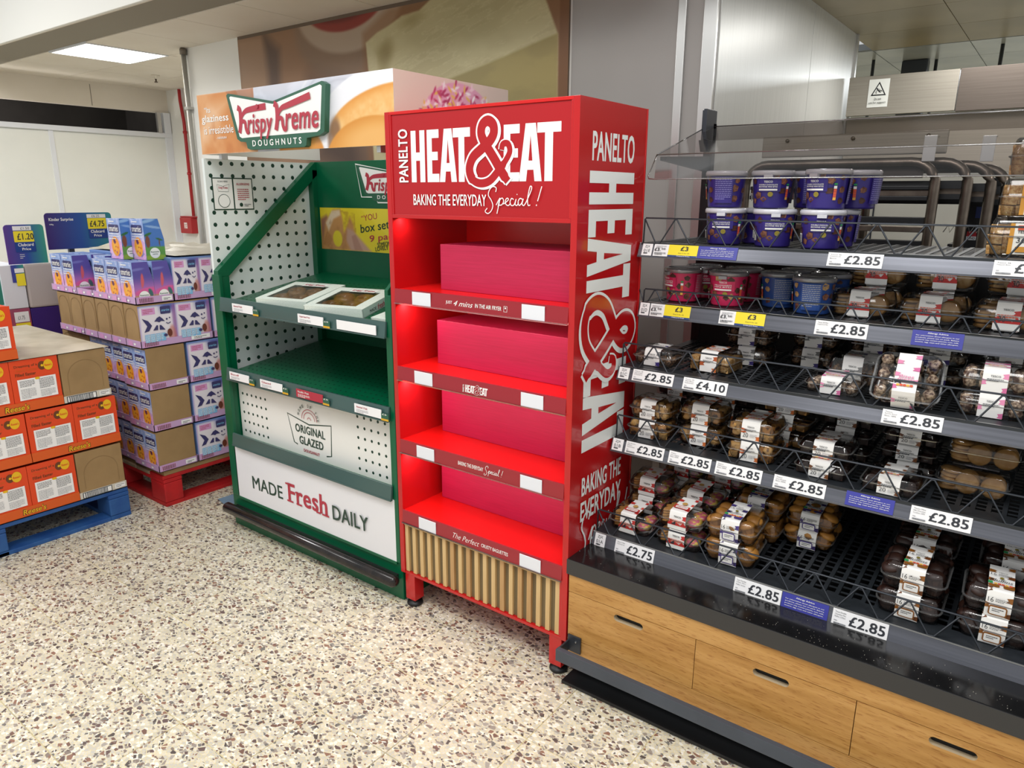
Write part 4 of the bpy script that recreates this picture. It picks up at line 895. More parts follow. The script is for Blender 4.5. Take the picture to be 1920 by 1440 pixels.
# shelves: (front Y, z, back z, strip bottom Y, strip bottom z, strip top Y, strip top z)
SH = {'A': (1.985, .497, .557, 1.967, .448, 1.980, .494), 'B': (2.092, .805, .81, 2.076, .762, 2.090, .802), 'C': (2.112, 1.050, 1.05, 2.096, 1.010, 2.110, 1.048),
      'D': (2.243, 1.252, 1.252, 2.228, 1.207, 2.240, 1.250), 'E': (2.222, 1.451, 1.451, 2.205, 1.410, 2.220, 1.449)}
M_sh = noisy('shelf_charcoal', '2b2f34', '23272b', nscale=12, rough=.42)
M_stp = noisy('grey_ticket_strip', '6d6f78', '5e6068', scale=(.4, 40, 40), nscale=3, rough=.24, metal=.45, coords='World')
def shelf_z(k, y): s = SH[k]; return s[1]+(s[2]-s[1])*(y-s[0])/(2.69-s[0])
for k, (yf, zf, zb, sy0, sz0, sy1, sz1) in SH.items():
    sl = (zb-zf)/(2.69-yf); Z = lambda y: zf+(y-yf)*sl
    g = G(); x0, x1 = -1.128, BX1
    # front solid lip, then a grid of holes as real bars
    def slab(xa, xb, ya, yb, th=.006): g.hexa([(xa, ya, Z(ya)-th), (xb, ya, Z(ya)-th), (xb, yb, Z(yb)-th), (xa, yb, Z(yb)-th)], [(xa, ya, Z(ya)), (xb, ya, Z(ya)), (xb, yb, Z(yb)), (xa, yb, Z(yb))], M_sh)
    yl = yf+.055; px, py = .035, .029
    slab(x0, x1, yf, yl); slab(x0, x0+.02, yl, 2.69)
    n = int((x1-x0-.02)/px)
    for i in range(n+1): xx = x0+.02+i*px; slab(xx, xx+.0115, yl, 2.69)
    m = int((2.69-yl)/py)
    for j in range(m+1):
        yy = yl+j*py
        for i in range(n): 
            xx = x0+.033+i*px; y_ = yy+(py/2 if i % 2 else 0)
            if y_+.011 < 2.69: g.add([(xx, y_, Z(y_)-.001), (xx+.024, y_, Z(y_)-.001), (xx+.024, y_+.011, Z(y_)-.001), (xx, y_+.011, Z(y_)-.001)], [(0, 1, 2, 3)], M_sh)
    so = bb(g, 'shelf_panel', 0)
    g = G(); g.hexa([(x0, yf-.004, zf-.045), (x1, yf-.004, zf-.045), (x1, yf+.02, zf-.045), (x0, yf+.02, zf-.045)], [(x0, yf-.004, zf+.001), (x1, yf-.004, zf+.001), (x1, yf+.02, zf), (x0, yf+.02, zf)], M_sh)
    g.box(x0, x0+.004, yf, 2.69, zf-.035, zf-.006, M_sh); bb(g, 'shelf_edge', .001)
    g = G(); g.hexa([(x0-.005, 2.67, 2.0, ) if 0 else (x0, 2.5, zf-.03), (x0+.02, 2.5, zf-.03), (x0+.02, 2.69, zf-.09), (x0, 2.69, zf-.09)], [(x0, 2.5, zf-.008), (x0+.02, 2.5, zf-.008), (x0+.02, 2.69, zf-.008), (x0, 2.69, zf-.008)], M_blackm); bb(g, 'shelf_bracket', 0)
    g = G(); xs0 = -1.134
    g.hexa([(xs0, sy0, sz0), (x1, sy0, sz0), (x1, sy0+.004, sz0), (xs0, sy0+.004, sz0)], [(xs0, sy1, sz1), (x1, sy1, sz1), (x1, sy1+.004, sz1), (xs0, sy1+.004, sz1)], M_stp)
    g.box(xs0, x1, sy0-.003, sy0+.003, sz0-.005, sz0, M_stp); g.box(xs0, x1, sy1-.001, sy1+.003, sz1, sz1+.003, M_alu)
    if k == 'A':
        pr = [(1.967, .452), (1.958, .453), (1.950, .456), (1.945, .462), (1.950, .470), (1.967, .474)]
    bb(g, 'ticket_strip', 0)
    # bent wire guard
    hgt = .044 if k == 'D' else .08; pit = .0685 if k == 'D' else .1185; wr = .0025; yw = yf-.002; zt = zf+hgt
    g = G(); g.tube([(-1.122, yw, zf), (-1.120, yw, zt-.004), (-1.116, yw, zt), (BX1, yw, zt)], wr*1.15, M_char, 6); bb(g, 'guard_top_wire', 0)
    g = G(); x = -1.112; pts = [(x, yw, zt)]
    ap = -1.01 if k != 'D' else -1.079; xx = ap
    pts = [(ap-pit+.009, yw, zt-.003), (ap-pit/2-.008, yw, zf+.001), (ap-pit/2+.008, yw, zf+.001)]
    while xx < BX1: pts += [(xx-.004, yw, zt-.004), (xx+.004, yw, zt-.004), (xx+pit/2-.008, yw, zf+.001), (xx+pit/2+.008, yw, zf+.001)]; xx += pit
    g.tube(pts, wr, M_char, 5); bb(g, 'guard_zigzag_wire', 0)
g = G(); 
vsr = [(1.967, .447), (1.955, .449), (1.946, .455), (1.944, .463), (1.952, .468)]
# acrylic canopy
M_acr = clear('smoked_acrylic', (.63, .60, .60), .03, .12, fr=.22); M_acrf = clear('acrylic_edge', (.5, .47, .47), .35, .1, '8f8583', .4)
cp = thing('acrylic_canopy', 'clear smoked acrylic canopy bent over the top bakery shelf', 'canopy', (BX0, 2.7, 1.7))
def ab(g, name, bev=0): o = g.build(name, cp, bev); o.location = (-BX0, -2.7, -1.7); return o
A_, B_, C_ = (2.70, 1.850), (2.303, 1.734), (2.231, 1.654)
g = G(); g.add([(-1.13, *A_), (BX1, *A_), (BX1, *B_), (-1.13, *B_), (-1.10, *C_), (BX1, *C_)], [(0, 1, 2, 3), (3, 2, 5, 4)], M_acr); ab(g, 'canopy_sheet')
g = G(); g.tube([(-1.13, *B_), (BX1, *B_)], .0022, M_acrf, 6); g.tube([(-1.13, B_[0], B_[1]), (-1.127, 2.24, 1.664), (-1.12, 2.232, 1.656), (-1.10, *C_), (BX1, *C_)], .0022, M_acrf, 6); g.tube([(-1.13, *A_), (-1.13, *B_)], .0022, M_acrf, 6); g.tube([(-1.13, *A_), (BX1, *A_)], .0022, M_acrf, 6); ab(g, 'canopy_edges')
g = G(); g.add([(-1.09, 2.695, 1.846), (BX1, 2.695, 1.846), (BX1, 2.695, 1.80), (-1.09, 2.695, 1.80)], [(0, 1, 2, 3)], clear('smoked_acrylic_dark', (.5, .47, .46), .04, .15, fr=.2)); ab(g, 'rear_fold')
for x in (-1.132, .12):
    g = G(); g.box(x, x+.012, 2.66, 2.715, 1.80, 1.905, M_char); g.box(x+.022, x+.034, 2.62, 2.715, 1.80, 1.905, M_char); g.box(x+.012, x+.022, 2.70, 2.715, 1.80, 1.9, M_black)
    g.hexa([(x+.0, 2.66, 1.76), (x+.034, 2.66, 1.76), (x+.034, 2.69, 1.76), (x, 2.69, 1.76)], [(x, 2.64, 1.80), (x+.034, 2.64, 1.80), (x+.034, 2.715, 1.80), (x, 2.715, 1.80)], M_char); ab(g, 'canopy_clamp', .001)
    g = G(); g.hexa([(x+.006, 2.32, 1.716), (x+.028, 2.32, 1.716), (x+.028, 2.69, 1.690), (x+.006, 2.69, 1.690)], [(x+.006, 2.32, 1.728), (x+.028, 2.32, 1.728), (x+.028, 2.69, 1.745), (x+.006, 2.69, 1.745)], M_char); ab(g, 'canopy_arm')

# ---------------------------------------------------------------- price tickets
M_tblue = mat('ticket_blue', '3a3d9c', .4); M_club = mat('ticket_navy', '23407e', .4); M_num = mat('price_ink', '2c2f36', .5)
def strip_S(k):
    _, _, _, y0, z0, y1, z1 = SH[k]; L_ = math.hypot(y1-y0, z1-z0); dy, dz = (y1-y0)/L_, (z1-z0)/L_
    return (lambda u, v, l: (u, dy*v-dz*l*.0004, dz*v+dy*l*.0004)), L_, (y0, z0)
def ticket(k, xa, xb, kind, lab, txt='', lines=('',), seed=1):
    S, L_, (y0, z0) = strip_S(k); t = thing('price_ticket' if kind != 'al' else 'allergy_notice', lab, 'price label' if kind != 'al' else 'notice', (xa, y0-.0015, z0+.001), 0, 'tickets on the bakery shelf edges')
    w = xb-xa; h = L_-.002
    g = G(); g.on(S)
    bg = {'al': M_tblue}.get(kind, M_card)
    ang = [S(0, 0, -1), S(w, 0, -1), S(w, 0, 1), S(0, 0, 1)]; top = [S(0, h, -1), S(w, h, -1), S(w, h, 1), S(0, h, 1)]
    g.hexa([ang[3], ang[2], ang[1], ang[0]], [top[3], top[2], top[1], top[0]], bg); g.build('card', t)
    g = G(); g.on(S); g.lay = 2
    if kind == 'p':
        g.text(txt, w*.315, h*.2, w*.64, h*.62, M_num, .028)
        for i, s in enumerate(lines): g.text(s, w*.045, h*(.80-.14*i), w*(.2 if len(s) > 6 else .12), h*.085, M_txt, -.005)
        g.lines(w*.045, h*.30, w*.08, 1, .01, M_txtl, h*.05, seed); g.rect(w*.045, h*.10, w*.27, h*.2, M_txtl)
        rnd = random.Random(seed)
        for i in range(14): g.rect(w*(.05+.0155*i), h*.10, w*(.05+.0155*i+rnd.uniform(.004, .009)), h*.2, M_txt, up=(i == 0))
    elif kind == 'y':
        xs = .052; g.rect(xs, h*.14, w, h, M_yel); g.rect(xs, 0, w, h*.14, M_club)
        g.text(txt, xs+(w-xs)*.42, h*.52, .026, h*.36, M_num, .03); g.text('Any 2 for £5', xs+(w-xs)*.36, h*.27, .038, h*.09, M_num, 0); g.text('Clubcard Price', xs+(w-xs)*.32, h*.03, .045, h*.09, M_offw, .02)
        g.text('£3.', .004, h*.42, .022, h*.26, M_num, .035); g.text('50', .028, h*.55, .014, h*.13, M_num, .03); g.lines(.008, h*.82, .036, 2, -.0045, M_txtl, .0018, seed); g.lines(.006, h*.22, .04, 2, -.004, M_txt, .0025, seed+1)
    elif kind == 'loc':
        g.text('ZJX', w*.25, h*.62, w*.5, h*.25, M_txt, .0); g.text(txt, w*.18, h*.30, w*.64, h*.25, M_txt, .0); g.lines(w*.2, h*.15, w*.6, 1, .01, M_num, h*.1, seed)
    elif kind == 'al':
        g.text('Allergy Advice', w*.3, h*.78, w*.4, h*.12, M_offw, .03)
        for i, s in enumerate(['For information about allergens in our', 'products, please see on pack. Bakery', 'products may contain peanuts, nuts, milk,', 'sesame, egg, soya and other allergens.']): g.text(s, w*.08, h*(.62-.14*i), w*.84, h*.085, M_offw, .02)
    g.build('printed_text', t)
sn = {'E': 'top', 'D': 'second', 'C': 'third', 'B': 'fourth', 'A': 'bottom'}
for k, a, b_ in (('E', -1.120, -1.084), ('D', -1.129, -1.094), ('C', -1.129, -1.090), ('B', -1.130, -1.090), ('A', -1.123, -1.083)):
    ticket(k, a, b_, 'loc', 'small white location ticket ZJX 01%s at the left end of the %s bakery shelf' % (k, sn[k]), '01'+k)
ticket('E', -1.078, -.926, 'y', 'yellow and white £3 ticket on the top bakery shelf edge', '£3', seed=2)
ticket('E', -.925, -.798, 'al', 'blue allergy advice notice at the left of the top bakery shelf edge')
ticket('E', -.535, -.391, 'p', 'white £2.85 ticket on the top bakery shelf edge', '£2.85', ('Tesco 36', 'Flapjack', 'Bites'), 3)
ticket('E', -.136, .009, 'p', 'white £4.10 ticket cut by the frame at the right of the top shelf', '£4.10', ('Tesco 36', 'Flapjack Bites'), 4)
ticket('D', -1.090, -.946, 'y', 'yellow £3 ticket below the pink tubs, leftmost on the second shelf', '£3', seed=6)
ticket('D', -.847, -.702, 'y', 'yellow £3 ticket below the blue tubs on the second shelf', '£3', seed=7)
ticket('D', -.554, -.41, 'p', 'white £2.85 ticket below the biscuit packs on the second shelf', '£2.85', ('Tesco 30 Mini', 'Gingerbread Men'), 8)
ticket('D', -.298, -.175, 'al', 'blue allergy advice notice on the second bakery shelf edge')
ticket('C', -1.077, -.932, 'p', 'white £2.85 ticket at the left of the third bakery shelf', '£2.85', ('Tesco 18', 'Choc Cornflake', 'Clusters'), 9)
ticket('C', -.899, -.755, 'p', 'white £4.10 ticket on the third bakery shelf edge', '£4.10', ('Tesco 40', 'Mini Bites', 'Selection'), 10)
ticket('C', -.324, -.18, 'p', 'white £2.85 ticket below the upright pink-labelled pack, third shelf', '£2.85', ('Tesco', 'Rocky Road', 'Bites 18PK'), 11)
ticket('B', -1.08, -.94, 'p', 'white £2.85 ticket, first from the left on the fourth bakery shelf', '£2.85', ('Tesco Brownie', 'Bites', 'Selection'), 12)
ticket('B', -.923, -.78, 'p', 'white £2.85 ticket, second from the left on the fourth bakery shelf', '£2.85', ('Tesco', 'Choc Caramel', 'Bites 20PK'), 13)
ticket('B', -.765, -.62, 'p', 'white £2.85 ticket, third from the left on the fourth bakery shelf', '£2.85', ('Tesco', 'Millionaires', 'Bites 20PK'), 14)
ticket('B', -.585, -.438, 'p', 'white £2.85 ticket below the brownie packs on the fourth shelf', '£2.85', ('Tesco', 'Choc Brownie', 'Bites 20PK'), 15)
ticket('B', -.383, -.26, 'al', 'blue allergy advice notice on the fourth bakery shelf edge')
ticket('B', -.22, -.079, 'p', 'white £2.85 ticket below the round cookie packs on the fourth shelf', '£2.85', ('Tesco Mini', 'Milk Chocolate', 'Cookies 22PK'), 16)
ticket('A', -1.045, -.903, 'p', 'white £2.75 ticket at the left of the bottom bakery shelf', '£2.75', ('Tesco 2 Mini', 'Gingerbread Kits'), 17)
ticket('A', -.638, -.499, 'p', 'white £2.85 ticket on the bottom shelf left of the blue notice', '£2.85', ('Tesco Chocolate', 'Chip Mini', 'Muffins 16 Pack'), 18)
ticket('A', -.497, -.369, 'al', 'blue allergy advice notice on the bottom bakery shelf edge')
ticket('A', -.358, -.217, 'p', 'white £2.85 ticket on the bottom shelf right of the blue notice', '£2.85', ('Tesco Double', 'Chocolate Mini', 'Muffins 16 Pack'), 19)

# ================================================================ products
# ---- tubs
M_lid = clear('tub_lid_white', (.9, .9, .92), .12, .2, 'e9e9f1', .82); M_lidc = clear('tub_lid_grey', (.8, .8, .8), .16, .15, 'a5a5a8', .55)
M_tubp = mat('tub_purple', '35297c', .3); M_tubk = mat('tub_pink', 'cf2d5c', .3); M_tubb = mat('tub_blue', '274a8e', .3)
M_cho = noisy('brownie_print', '4f2a20', '90604a', nscale=110, rough=.4); M_choc2 = noisy('dark_choc_print', '3a2019', '56342a', nscale=90, rough=.4); M_nut = noisy('nut_print', 'c9a878', 'a37a4c', nscale=120, rough=.4)
M_gold = mat('gold_seal', '9a8c3a', .35, .3); M_grn = mat('veg_green', '2f9a56', .4); M_rtl = mat('traffic_red', 'd85b3c', .4); M_atl = mat('traffic_amber', 'eab34c', .4)
def tub_meshes(kind):
    h = .112; rb_, rt = .0525, .0605; base = {'p': M_tubp, 'k': M_tubk, 'b': M_tubb}[kind]
    out = {}
    g = G(); g.lathe([(rb_-.006, 0), (rb_-.001, .002), (rb_, .006), (rt, h-.012), (rt+.0005, h-.006)], (0, 0, 0), base, 32); out['tub_body'] = g.mesh('tub_body')
    g = G(); ld = M_lid if kind == 'p' else M_lidc
    g.lathe([(rt+.001, h-.014), (rt+.0042, h-.0135), (rt+.0046, h-.004), (rt+.002, h+.001), (rt-.005, h+.001), (rt-.008, h-.002), (0.001, h-.002)], (0, 0, 0), ld, 32)
    g.box(-.013, .013, -rt-.009, -rt+.002, h-.022, h-.012, ld); out['lid'] = g.mesh('lid')
    g = G()
    def S(u, v, l):
        a = u/.057; r = rb_+(rt-rb_)*(v-.006)/(h-.018)+.0004*l+.0003; return (r*math.sin(a), -r*math.cos(a), v)
    g.on(S); rnd = random.Random({'p': 1, 'k': 2, 'b': 3}[kind]); g.lay = 1
    # front
    spots = [(u, v) for u in [-.165+.03*i for i in range(12)] for v in (.026, .056, .084) if not (abs(u) < .03 and v > .04) and not (.095 < u < .15)]+[(-.02, .089), (.022, .090), (-.03, .040), (.032, .036)]
    for k, (u, v) in enumerate(spots):
        if rnd.random() < .25: continue
        u += rnd.uniform(-.006, .006); v += rnd.uniform(-.005, .005); r = rnd.uniform(.0095, .0135)
        a0 = rnd.uniform(0, 6); n = rnd.choice([4, 5, 5, 6]); mt = rnd.choice([M_cho, M_choc2, M_nut] if kind != 'p' else [M_cho, M_cho, M_choc2])
        g.lay = 1+k % 5; g.poly([(u+r*rnd.uniform(.8, 1.15)*math.cos(a0+6.283*i/n), v+r*rnd.uniform(.75, 1.05)*math.sin(a0+6.283*i/n)) for i in range(n)], mt, up=False)
    g.lay = 7; g.rect(-.034, .05, .036, .083, base, 6)
    g.text('TESCO', -.012, .076, .024, .0062, M_offw, .02); nm_ = {'p': ('DOUBLE CHOCOLATE', 'BROWNIE MINI BITES'), 'k': ("MILLIONAIRE'S", 'MINI BITES'), 'b': ('CHOCOLATE CHIP', 'MINI BITES')}[kind]
    g.text(nm_[0], -.026, .068, .052, .0042, M_offw, .02); g.text(nm_[1], -.026, .062, .052, .0042, M_offw, .02); g.rect(-.026, .053, .026, .058, M_offw, 5)
    g.disc(.008, .042, .0075, M_gold, 12)
    for zz, mt in ((.026, M_atl), (.034, M_rtl), (.042, M_rtl), (.05, M_rtl), (.058, M_offw)): g.rect(.052, zz, .060, zz+.0075, mt, 1, False)
    g.rect(.052, .068, .060, .073, M_grn); g.rect(-.066, .02, -.055, .045, M_offw)
    for i in range(7): g.rect(-.065, .022+i*.003, -.056, .0235+i*.003, M_num, 1, i == 0)
    # back: nutrition panel
    g.rect(.098, .015, .15, .095, base, 5); g.lines(.101, .09, .045, 12, -.0058, M_txtl if kind != 'p' else mat('tub_small_print', '8f88c8', .4), .0022, 3)
    out['printed_label'] = g.mesh('printed_label'); return out
TUB = {k: tub_meshes(k) for k in 'pkb'}
def tub(kind, x, y, z, rz, lab, grp):
    t = thing('snack_tub', lab, 'tub', (x, y, z+.0005), math.radians(rz), grp)
    for n_, me in TUB[kind].items(): inst(n_, me, t)
ZE, ZD = 1.451, 1.252; HT = .1145
gp = 'purple brownie tubs on the top shelf'
tub('p', -.889, 2.33, ZE, 8, 'purple brownie tub standing on the shelf, leftmost of the lower row', gp)
tub('p', -.728, 2.315, ZE, 20, 'purple brownie tub standing on the shelf, middle of the lower row', gp)
tub('p', -.585, 2.31, ZE, 12, 'purple brownie tub standing on the shelf, right front of the lower row', gp)
tub('p', -.822, 2.455, ZE, 70, 'purple tub at the back between the left and middle lower tubs', gp)
tub('p', -.578, 2.452, ZE, -25, 'purple tub behind the right front one in the lower row', gp)
tub('p', -.898, 2.335, ZE+HT, -110, 'upper purple tub showing its nutrition panel, leftmost of the top row', gp)
tub('p', -.760, 2.365, ZE+HT, 6, 'upper purple tub, second from the left in the top row', gp)
tub('p', -.665, 2.468, ZE+HT, -110, 'upper purple tub showing small print, third from the left', gp)
tub('p', -.583, 2.315, ZE+HT, -22, 'foremost upper purple tub with colour-coded nutrition label', gp)
tub('p', -.531, 2.455, ZE+HT, -50, 'upper purple tub at the far right back of the stack', gp)
gk = 'pink tubs on the second shelf'
tub('k', -1.03, 2.35, ZD, -35, 'pink tub at the far left of the second shelf, front row', gk)
tub('k', -.868, 2.345, ZD, 4, 'pink tub in the front row beside the blue tubs', gk)
tub('k', -1.012, 2.49, ZD, 20, 'pink tub in the back row, behind the far left one', gk)
tub('k', -.868, 2.49, ZD, -40, 'pink tub in the back row, behind the right front one', gk)
gb = 'blue tubs on the second shelf'
tub('b', -.722, 2.42, ZD, -100, 'blue tub next to the pink ones, showing a barcode', gb)
tub('b', -.598, 2.345, ZD, -115, 'foremost blue tub showing its white-lettered back panel', gb)
tub('b', -.70, 2.56, ZD, 30, 'blue tub in the back row on the left', gb)
tub('b', -.585, 2.49, ZD, 15, 'blue tub in the back row on the right', gb)

# ---- clear packs
M_cl = clear('clear_pack', (.93, .93, .93), .05, .07); M_clr = clear('clear_pack_rim', (.85, .85, .85), .20, .12, 'd5d5d5', .12)
M_sw = mat('sleeve_white', 'f3f1ee', .42)
def rrr(w, d, r, z, ins=0, yo=0):
    pts = []; w2 = w/2-ins; y0 = ins; y1 = d-ins; r = max(.004, r-ins*.5)
    for cx, cy, a in ((w2-r, y0+r, -90), (w2-r, y1-r, 0), (-w2+r, y1-r, 90), (-w2+r, y0+r, 180)):
        for k in range(4): t = math.radians(a+30*k); pts.append((cx+r*math.cos(t), cy+r*math.sin(t), z))
    return pts
SHELL = {}
def shell(w, d, h):
    key = (w, d, h)
    if key in SHELL: return SHELL[key]
    hm = h*.52; g = G(); g.rings([rrr(w, d, .02, 0, .012), rrr(w, d, .02, .003, .008), rrr(w, d, .02, hm*.5, .005), rrr(w, d, .02, hm, .003)], M_cl, True, False, True); a = g.mesh('tray')
    g = G(); g.rings([rrr(w, d, .02, hm+.0015, .003), rrr(w, d, .02, h-.008, .009), rrr(w, d, .02, h-.001, .013)], M_cl, False, True, True); b_ = g.mesh('lid')
    g = G(); g.rings([rrr(w, d, .02, hm-.0008, .003), rrr(w, d, .022, hm-.0008, -.002), rrr(w, d, .022, hm+.0018, -.002), rrr(w, d, .02, hm+.0018, .003)], M_clr, False, False); c = g.mesh('rim')
    SHELL[key] = (a, b_, c); return SHELL[key]
SLV = {}
def sleeve(w, d, h, style, txt):
    """card band over the top and down the front"""
    key = (w, d, h, style, txt)
    if key in SLV: return SLV[key]
    c1, c2 = {'purple': ('4b3d8c', '3b2f7a'), 'orange': ('b5562a', 'cf6f36'), 'brown': ('6a3f22', '7c4b26'), 'pink': ('e58fb4', 'd873a2'), 'red': ('c4302e', 'd94a3a'), 'plum': ('4c3f7e', '3f3468'), 'choc': ('8a5520', '6a3c1c')}[style]
    m1, m2 = mat('sleeve_'+c1, c1, .4), mat('sleeve_'+c2, c2, .4)
    sw = .056; path = [(.0, .002), (.0, h*.5), (.004, h*.8), (.008, h-.001), (.013, h+.0012), (d*.5, h+.0014), (d-.016, h+.0012)]
    L_ = [0]
    for i in range(1, len(path)): L_.append(L_[-1]+math.hypot(path[i][0]-path[i-1][0], path[i][1]-path[i-1][1]))
    def S(u, v, l):
        v = max(0, min(L_[-1], v))
        for i in range(1, len(path)):
            if v <= L_[i]: break
        t = (v-L_[i-1])/(L_[i]-L_[i-1]); y = path[i-1][0]+(path[i][0]-path[i-1][0])*t; z = path[i-1][1]+(path[i][1]-path[i-1][1])*t
        dy, dz = path[i][0]-path[i-1][0], path[i][1]-path[i-1][1]; q = math.hypot(dy, dz)
        return (u, y-dz/q*(l*.0003+.0012), z+dy/q*(l*.0003+.0012))
    def bandrect(u0, v0, u1, v1, m):
        g.lay += 1; vs = [v0]+[x for x in L_ if v0 < x < v1]+[v1]
        g.add([S(u, v, g.lay) for v in vs for u in (u0, u1)], [(2*i, 2*i+1, 2*i+3, 2*i+2) for i in range(len(vs)-1)], m)
    g = G(); g.S = S; T = L_[-1]; bandrect(-sw/2, 0, sw/2, T, M_sw); top0 = L_[4]; rnd = random.Random(hash(style) % 7 if False else len(style)+len(txt))
    fh = L_[3]
    # coloured motifs on both sides of the band
    for k in range(9):
        v = (k+.4)*T/9; s = -1 if k % 2 else 1; a = rnd.uniform(.010, .018)
        if L_[2] < v < L_[4]: continue
        g.poly([(s*sw/2, v-.007), (s*(sw/2-a), v-.005), (s*(sw/2-a*.7), v), (s*(sw/2-a), v+.005), (s*sw/2, v+.008)], m1 if k % 3 else m2)
    if style in ('plum', 'choc'):
        for s in (-1, 1): g.rrect(s*.016-.012, top0-.0+.006, s*.016+.012, top0+.018, .004, m1)
        for i in range(5): g.rect(-.016+i*.008, top0+.019, -.009+i*.008, top0+.026, [M_atl, M_rtl, M_rtl, M_atl, M_rtl][i], 1, i == 0)
        g.rect(-.029, top0+.020, -.019, top0+.030, M_grn); g.text('Muffins', -.026, top0+.032, .05, .013, M_num, 0, .3); g.disc(.0, top0+.052, .005, M_gold, 10)
        if T-top0 > .075: g.text('16', -.024, top0+.062, .012, .009, M_num, 0); g.lines(-.008, top0+.069, .03, 3, -.0032, M_txt, .0016, 3); g.text('TESCO', -.008, top0+.075, .02, .004, M_num, .02)
        g.rrect(-.02, fh*.12, .02, fh*.5, .005, m1); g.rrect(-.017, fh*.16, .017, fh*.46, .003, M_sw); g.lines(-.012, fh*.36, .025, 2, -.005, M_num, .0022, 4)
        g.text('16', -.024, fh*.62, .012, fh*.18, M_num, 0); g.lines(-.008, fh*.75, .03, 3, -.0032, M_txt, .0016, 3)
    elif style == 'red':
        g.text('TESCO', -.012, fh*.72, .024, .005, M_num, .02); g.rect(-.031, fh*.04, .031, fh*.3, M_offw); g.lines(-.024, fh*.55, .048, 3, -.005, M_rtl, .002, 6)
        g.poly([(-.031, fh*.38), (-.02, fh*.5), (-.012, fh*.36), (0, fh*.46), (.012, fh*.35), (.022, fh*.5), (.031, fh*.38), (.031, fh*.28), (-.031, fh*.28)], m1); g.text(txt, -.02, fh*.32, .016, fh*.2, M_num, 0)
        g.rrect(-.026, top0+.01, .026, top0+.03, .004, m1); g.rrect(-.02, top0+.013, .02, top0+.027, .003, M_sw); g.text('Gingerbread', -.017, top0+.016, .034, .007, m1, .02); g.disc(0, top0+.045, .009, mat('biscuit_print', 'c79a5a', .5), 12)
    else:
        g.text('TESCO', -.011, fh*.66, .022, .0045, M_num, .02); g.lines(-.018, fh*.55, .036, 2, -.004, M_txt, .0018, 6)
        if txt: g.text(txt, -.022, fh*.16, .017, fh*.24, M_num, -.005); g.lines(0, fh*.32, .022, 3, -.0035, M_txtl, .0016, 8)
        for i in range(5): g.rect(-.02+i*.008, top0+.008, -.013+i*.008, top0+.015, [M_atl, M_rtl, M_rtl, M_atl, M_rtl][i], 1, i == 0)
        g.lines(-.02, top0+.03, .04, 2, -.006, m1, .003, 9); g.text('Bites', -.018, top0+.036, .036, .011, m1, .01, .2)
    SLV[key] = g.mesh('card_sleeve'); return SLV[key]
# contents
def blob(n, r, mt, seed, sz=1., flat=.8):
    rnd = random.Random(seed); bm = bmesh.new(); bmesh.ops.create_icosphere(bm, subdivisions=2, radius=r)
    for v in bm.verts: v.co *= rnd.uniform(.80, 1.16); v.co.z = v.co.z*flat+r*flat
    me = bpy.data.meshes.new(n); bm.to_mesh(me); bm.free(); me.materials.append(mt)
    for p in me.polygons: p.use_smooth = True
    return me
def chunk(n, sx, sy, sz, mt, seed, top=None):
    rnd = random.Random(seed); g = G(); j = lambda: rnd.uniform(-.0015, .0015)
    g.hexa([(-sx+j(), -sy+j(), 0), (sx+j(), -sy+j(), 0), (sx+j(), sy+j(), 0), (-sx+j(), sy+j(), 0)], [(-sx+j(), -sy+j(), sz+j()), (sx+j(), -sy+j(), sz+j()), (sx+j(), sy+j(), sz+j()), (-sx+j(), sy+j(), sz+j())], mt)
    if top: g.hexa([(-sx, -sy, sz), (sx, -sy, sz), (sx, sy, sz), (-sx, sy, sz)], [(-sx+.001, -sy+.001, sz+.004), (sx-.001, -sy+.001, sz+.004), (sx-.001, sy-.001, sz+.004), (-sx+.001, sy-.001, sz+.004)], top)
    return g.mesh(n, .002)
M_cris = noisy('chocolate_crispies', '33201a', 'a07c5c', nscale=130, rough=.45, bump=.8, lo=.4, hi=.6); M_rocky = noisy('rocky_road', '553626', 'd9bfa4', nscale=100, rough=.45, bump=.8, lo=.42, hi=.62)
M_flap = noisy('flapjack_oats', 'b07a3c', 'd9b478', nscale=180, rough=.6, bump=.8); M_brow = noisy('brownie', '3a231b', '241410', nscale=60, rough=.5, bump=.4)
M_cook = noisy('cookie_dough', 'c2965a', 'a8783c', nscale=40, rough=.6, bump=.3); M_muf = noisy('muffin_golden', 'c28a3c', '8a5420', nscale=14, rough=.5, bump=.3, coords='Object'); M_mufc = noisy('muffin_chocolate', '33190f', '22100b', nscale=30, rough=.5, bump=.3)
M_cup = noisy('muffin_case', 'a8743a', '8a5c2c', nscale=30, rough=.5); M_cupc = noisy('muffin_case_brown', '4a2f24', '35211a', nscale=30, rough=.45)
M_car = mat('caramel_layer', 'b87a34', .4); M_ging = noisy('gingerbread', 'bd8a48', 'a97434', nscale=25, rough=.6, bump=.2); M_sweet = noisy('sugar_sweets', 'e8c85a', 'd0607a', nscale=70, rough=.3, lo=.45, hi=.55)
CM = {}
CM['crisp'] = [blob('crispy_bite', .0155, M_cris, i) for i in range(3)]; CM['rocky'] = [blob('rocky_bite', .0165, M_rocky, i) for i in range(3)]
CM['flap'] = [chunk('flapjack_bite', .014, .014, .02, M_flap, i) for i in range(3)]; CM['brownie'] = [chunk('brownie_bite', .0145, .0145, .02, M_brow, i) for i in range(3)]
CM['mill'] = [chunk('caramel_bite', .0145, .0145, .014, M_cook, i, M_cho) for i in range(3)]; M_clu = noisy('chocolate_chip_dough', 'cc9d5a', '5a3520', nscale=75, rough=.55, bump=.5, lo=.5, hi=.64); M_clu2 = noisy('caramel_chip_dough', 'b0793a', '3f2416', nscale=60, rough=.45, bump=.5, lo=.48, hi=.6)
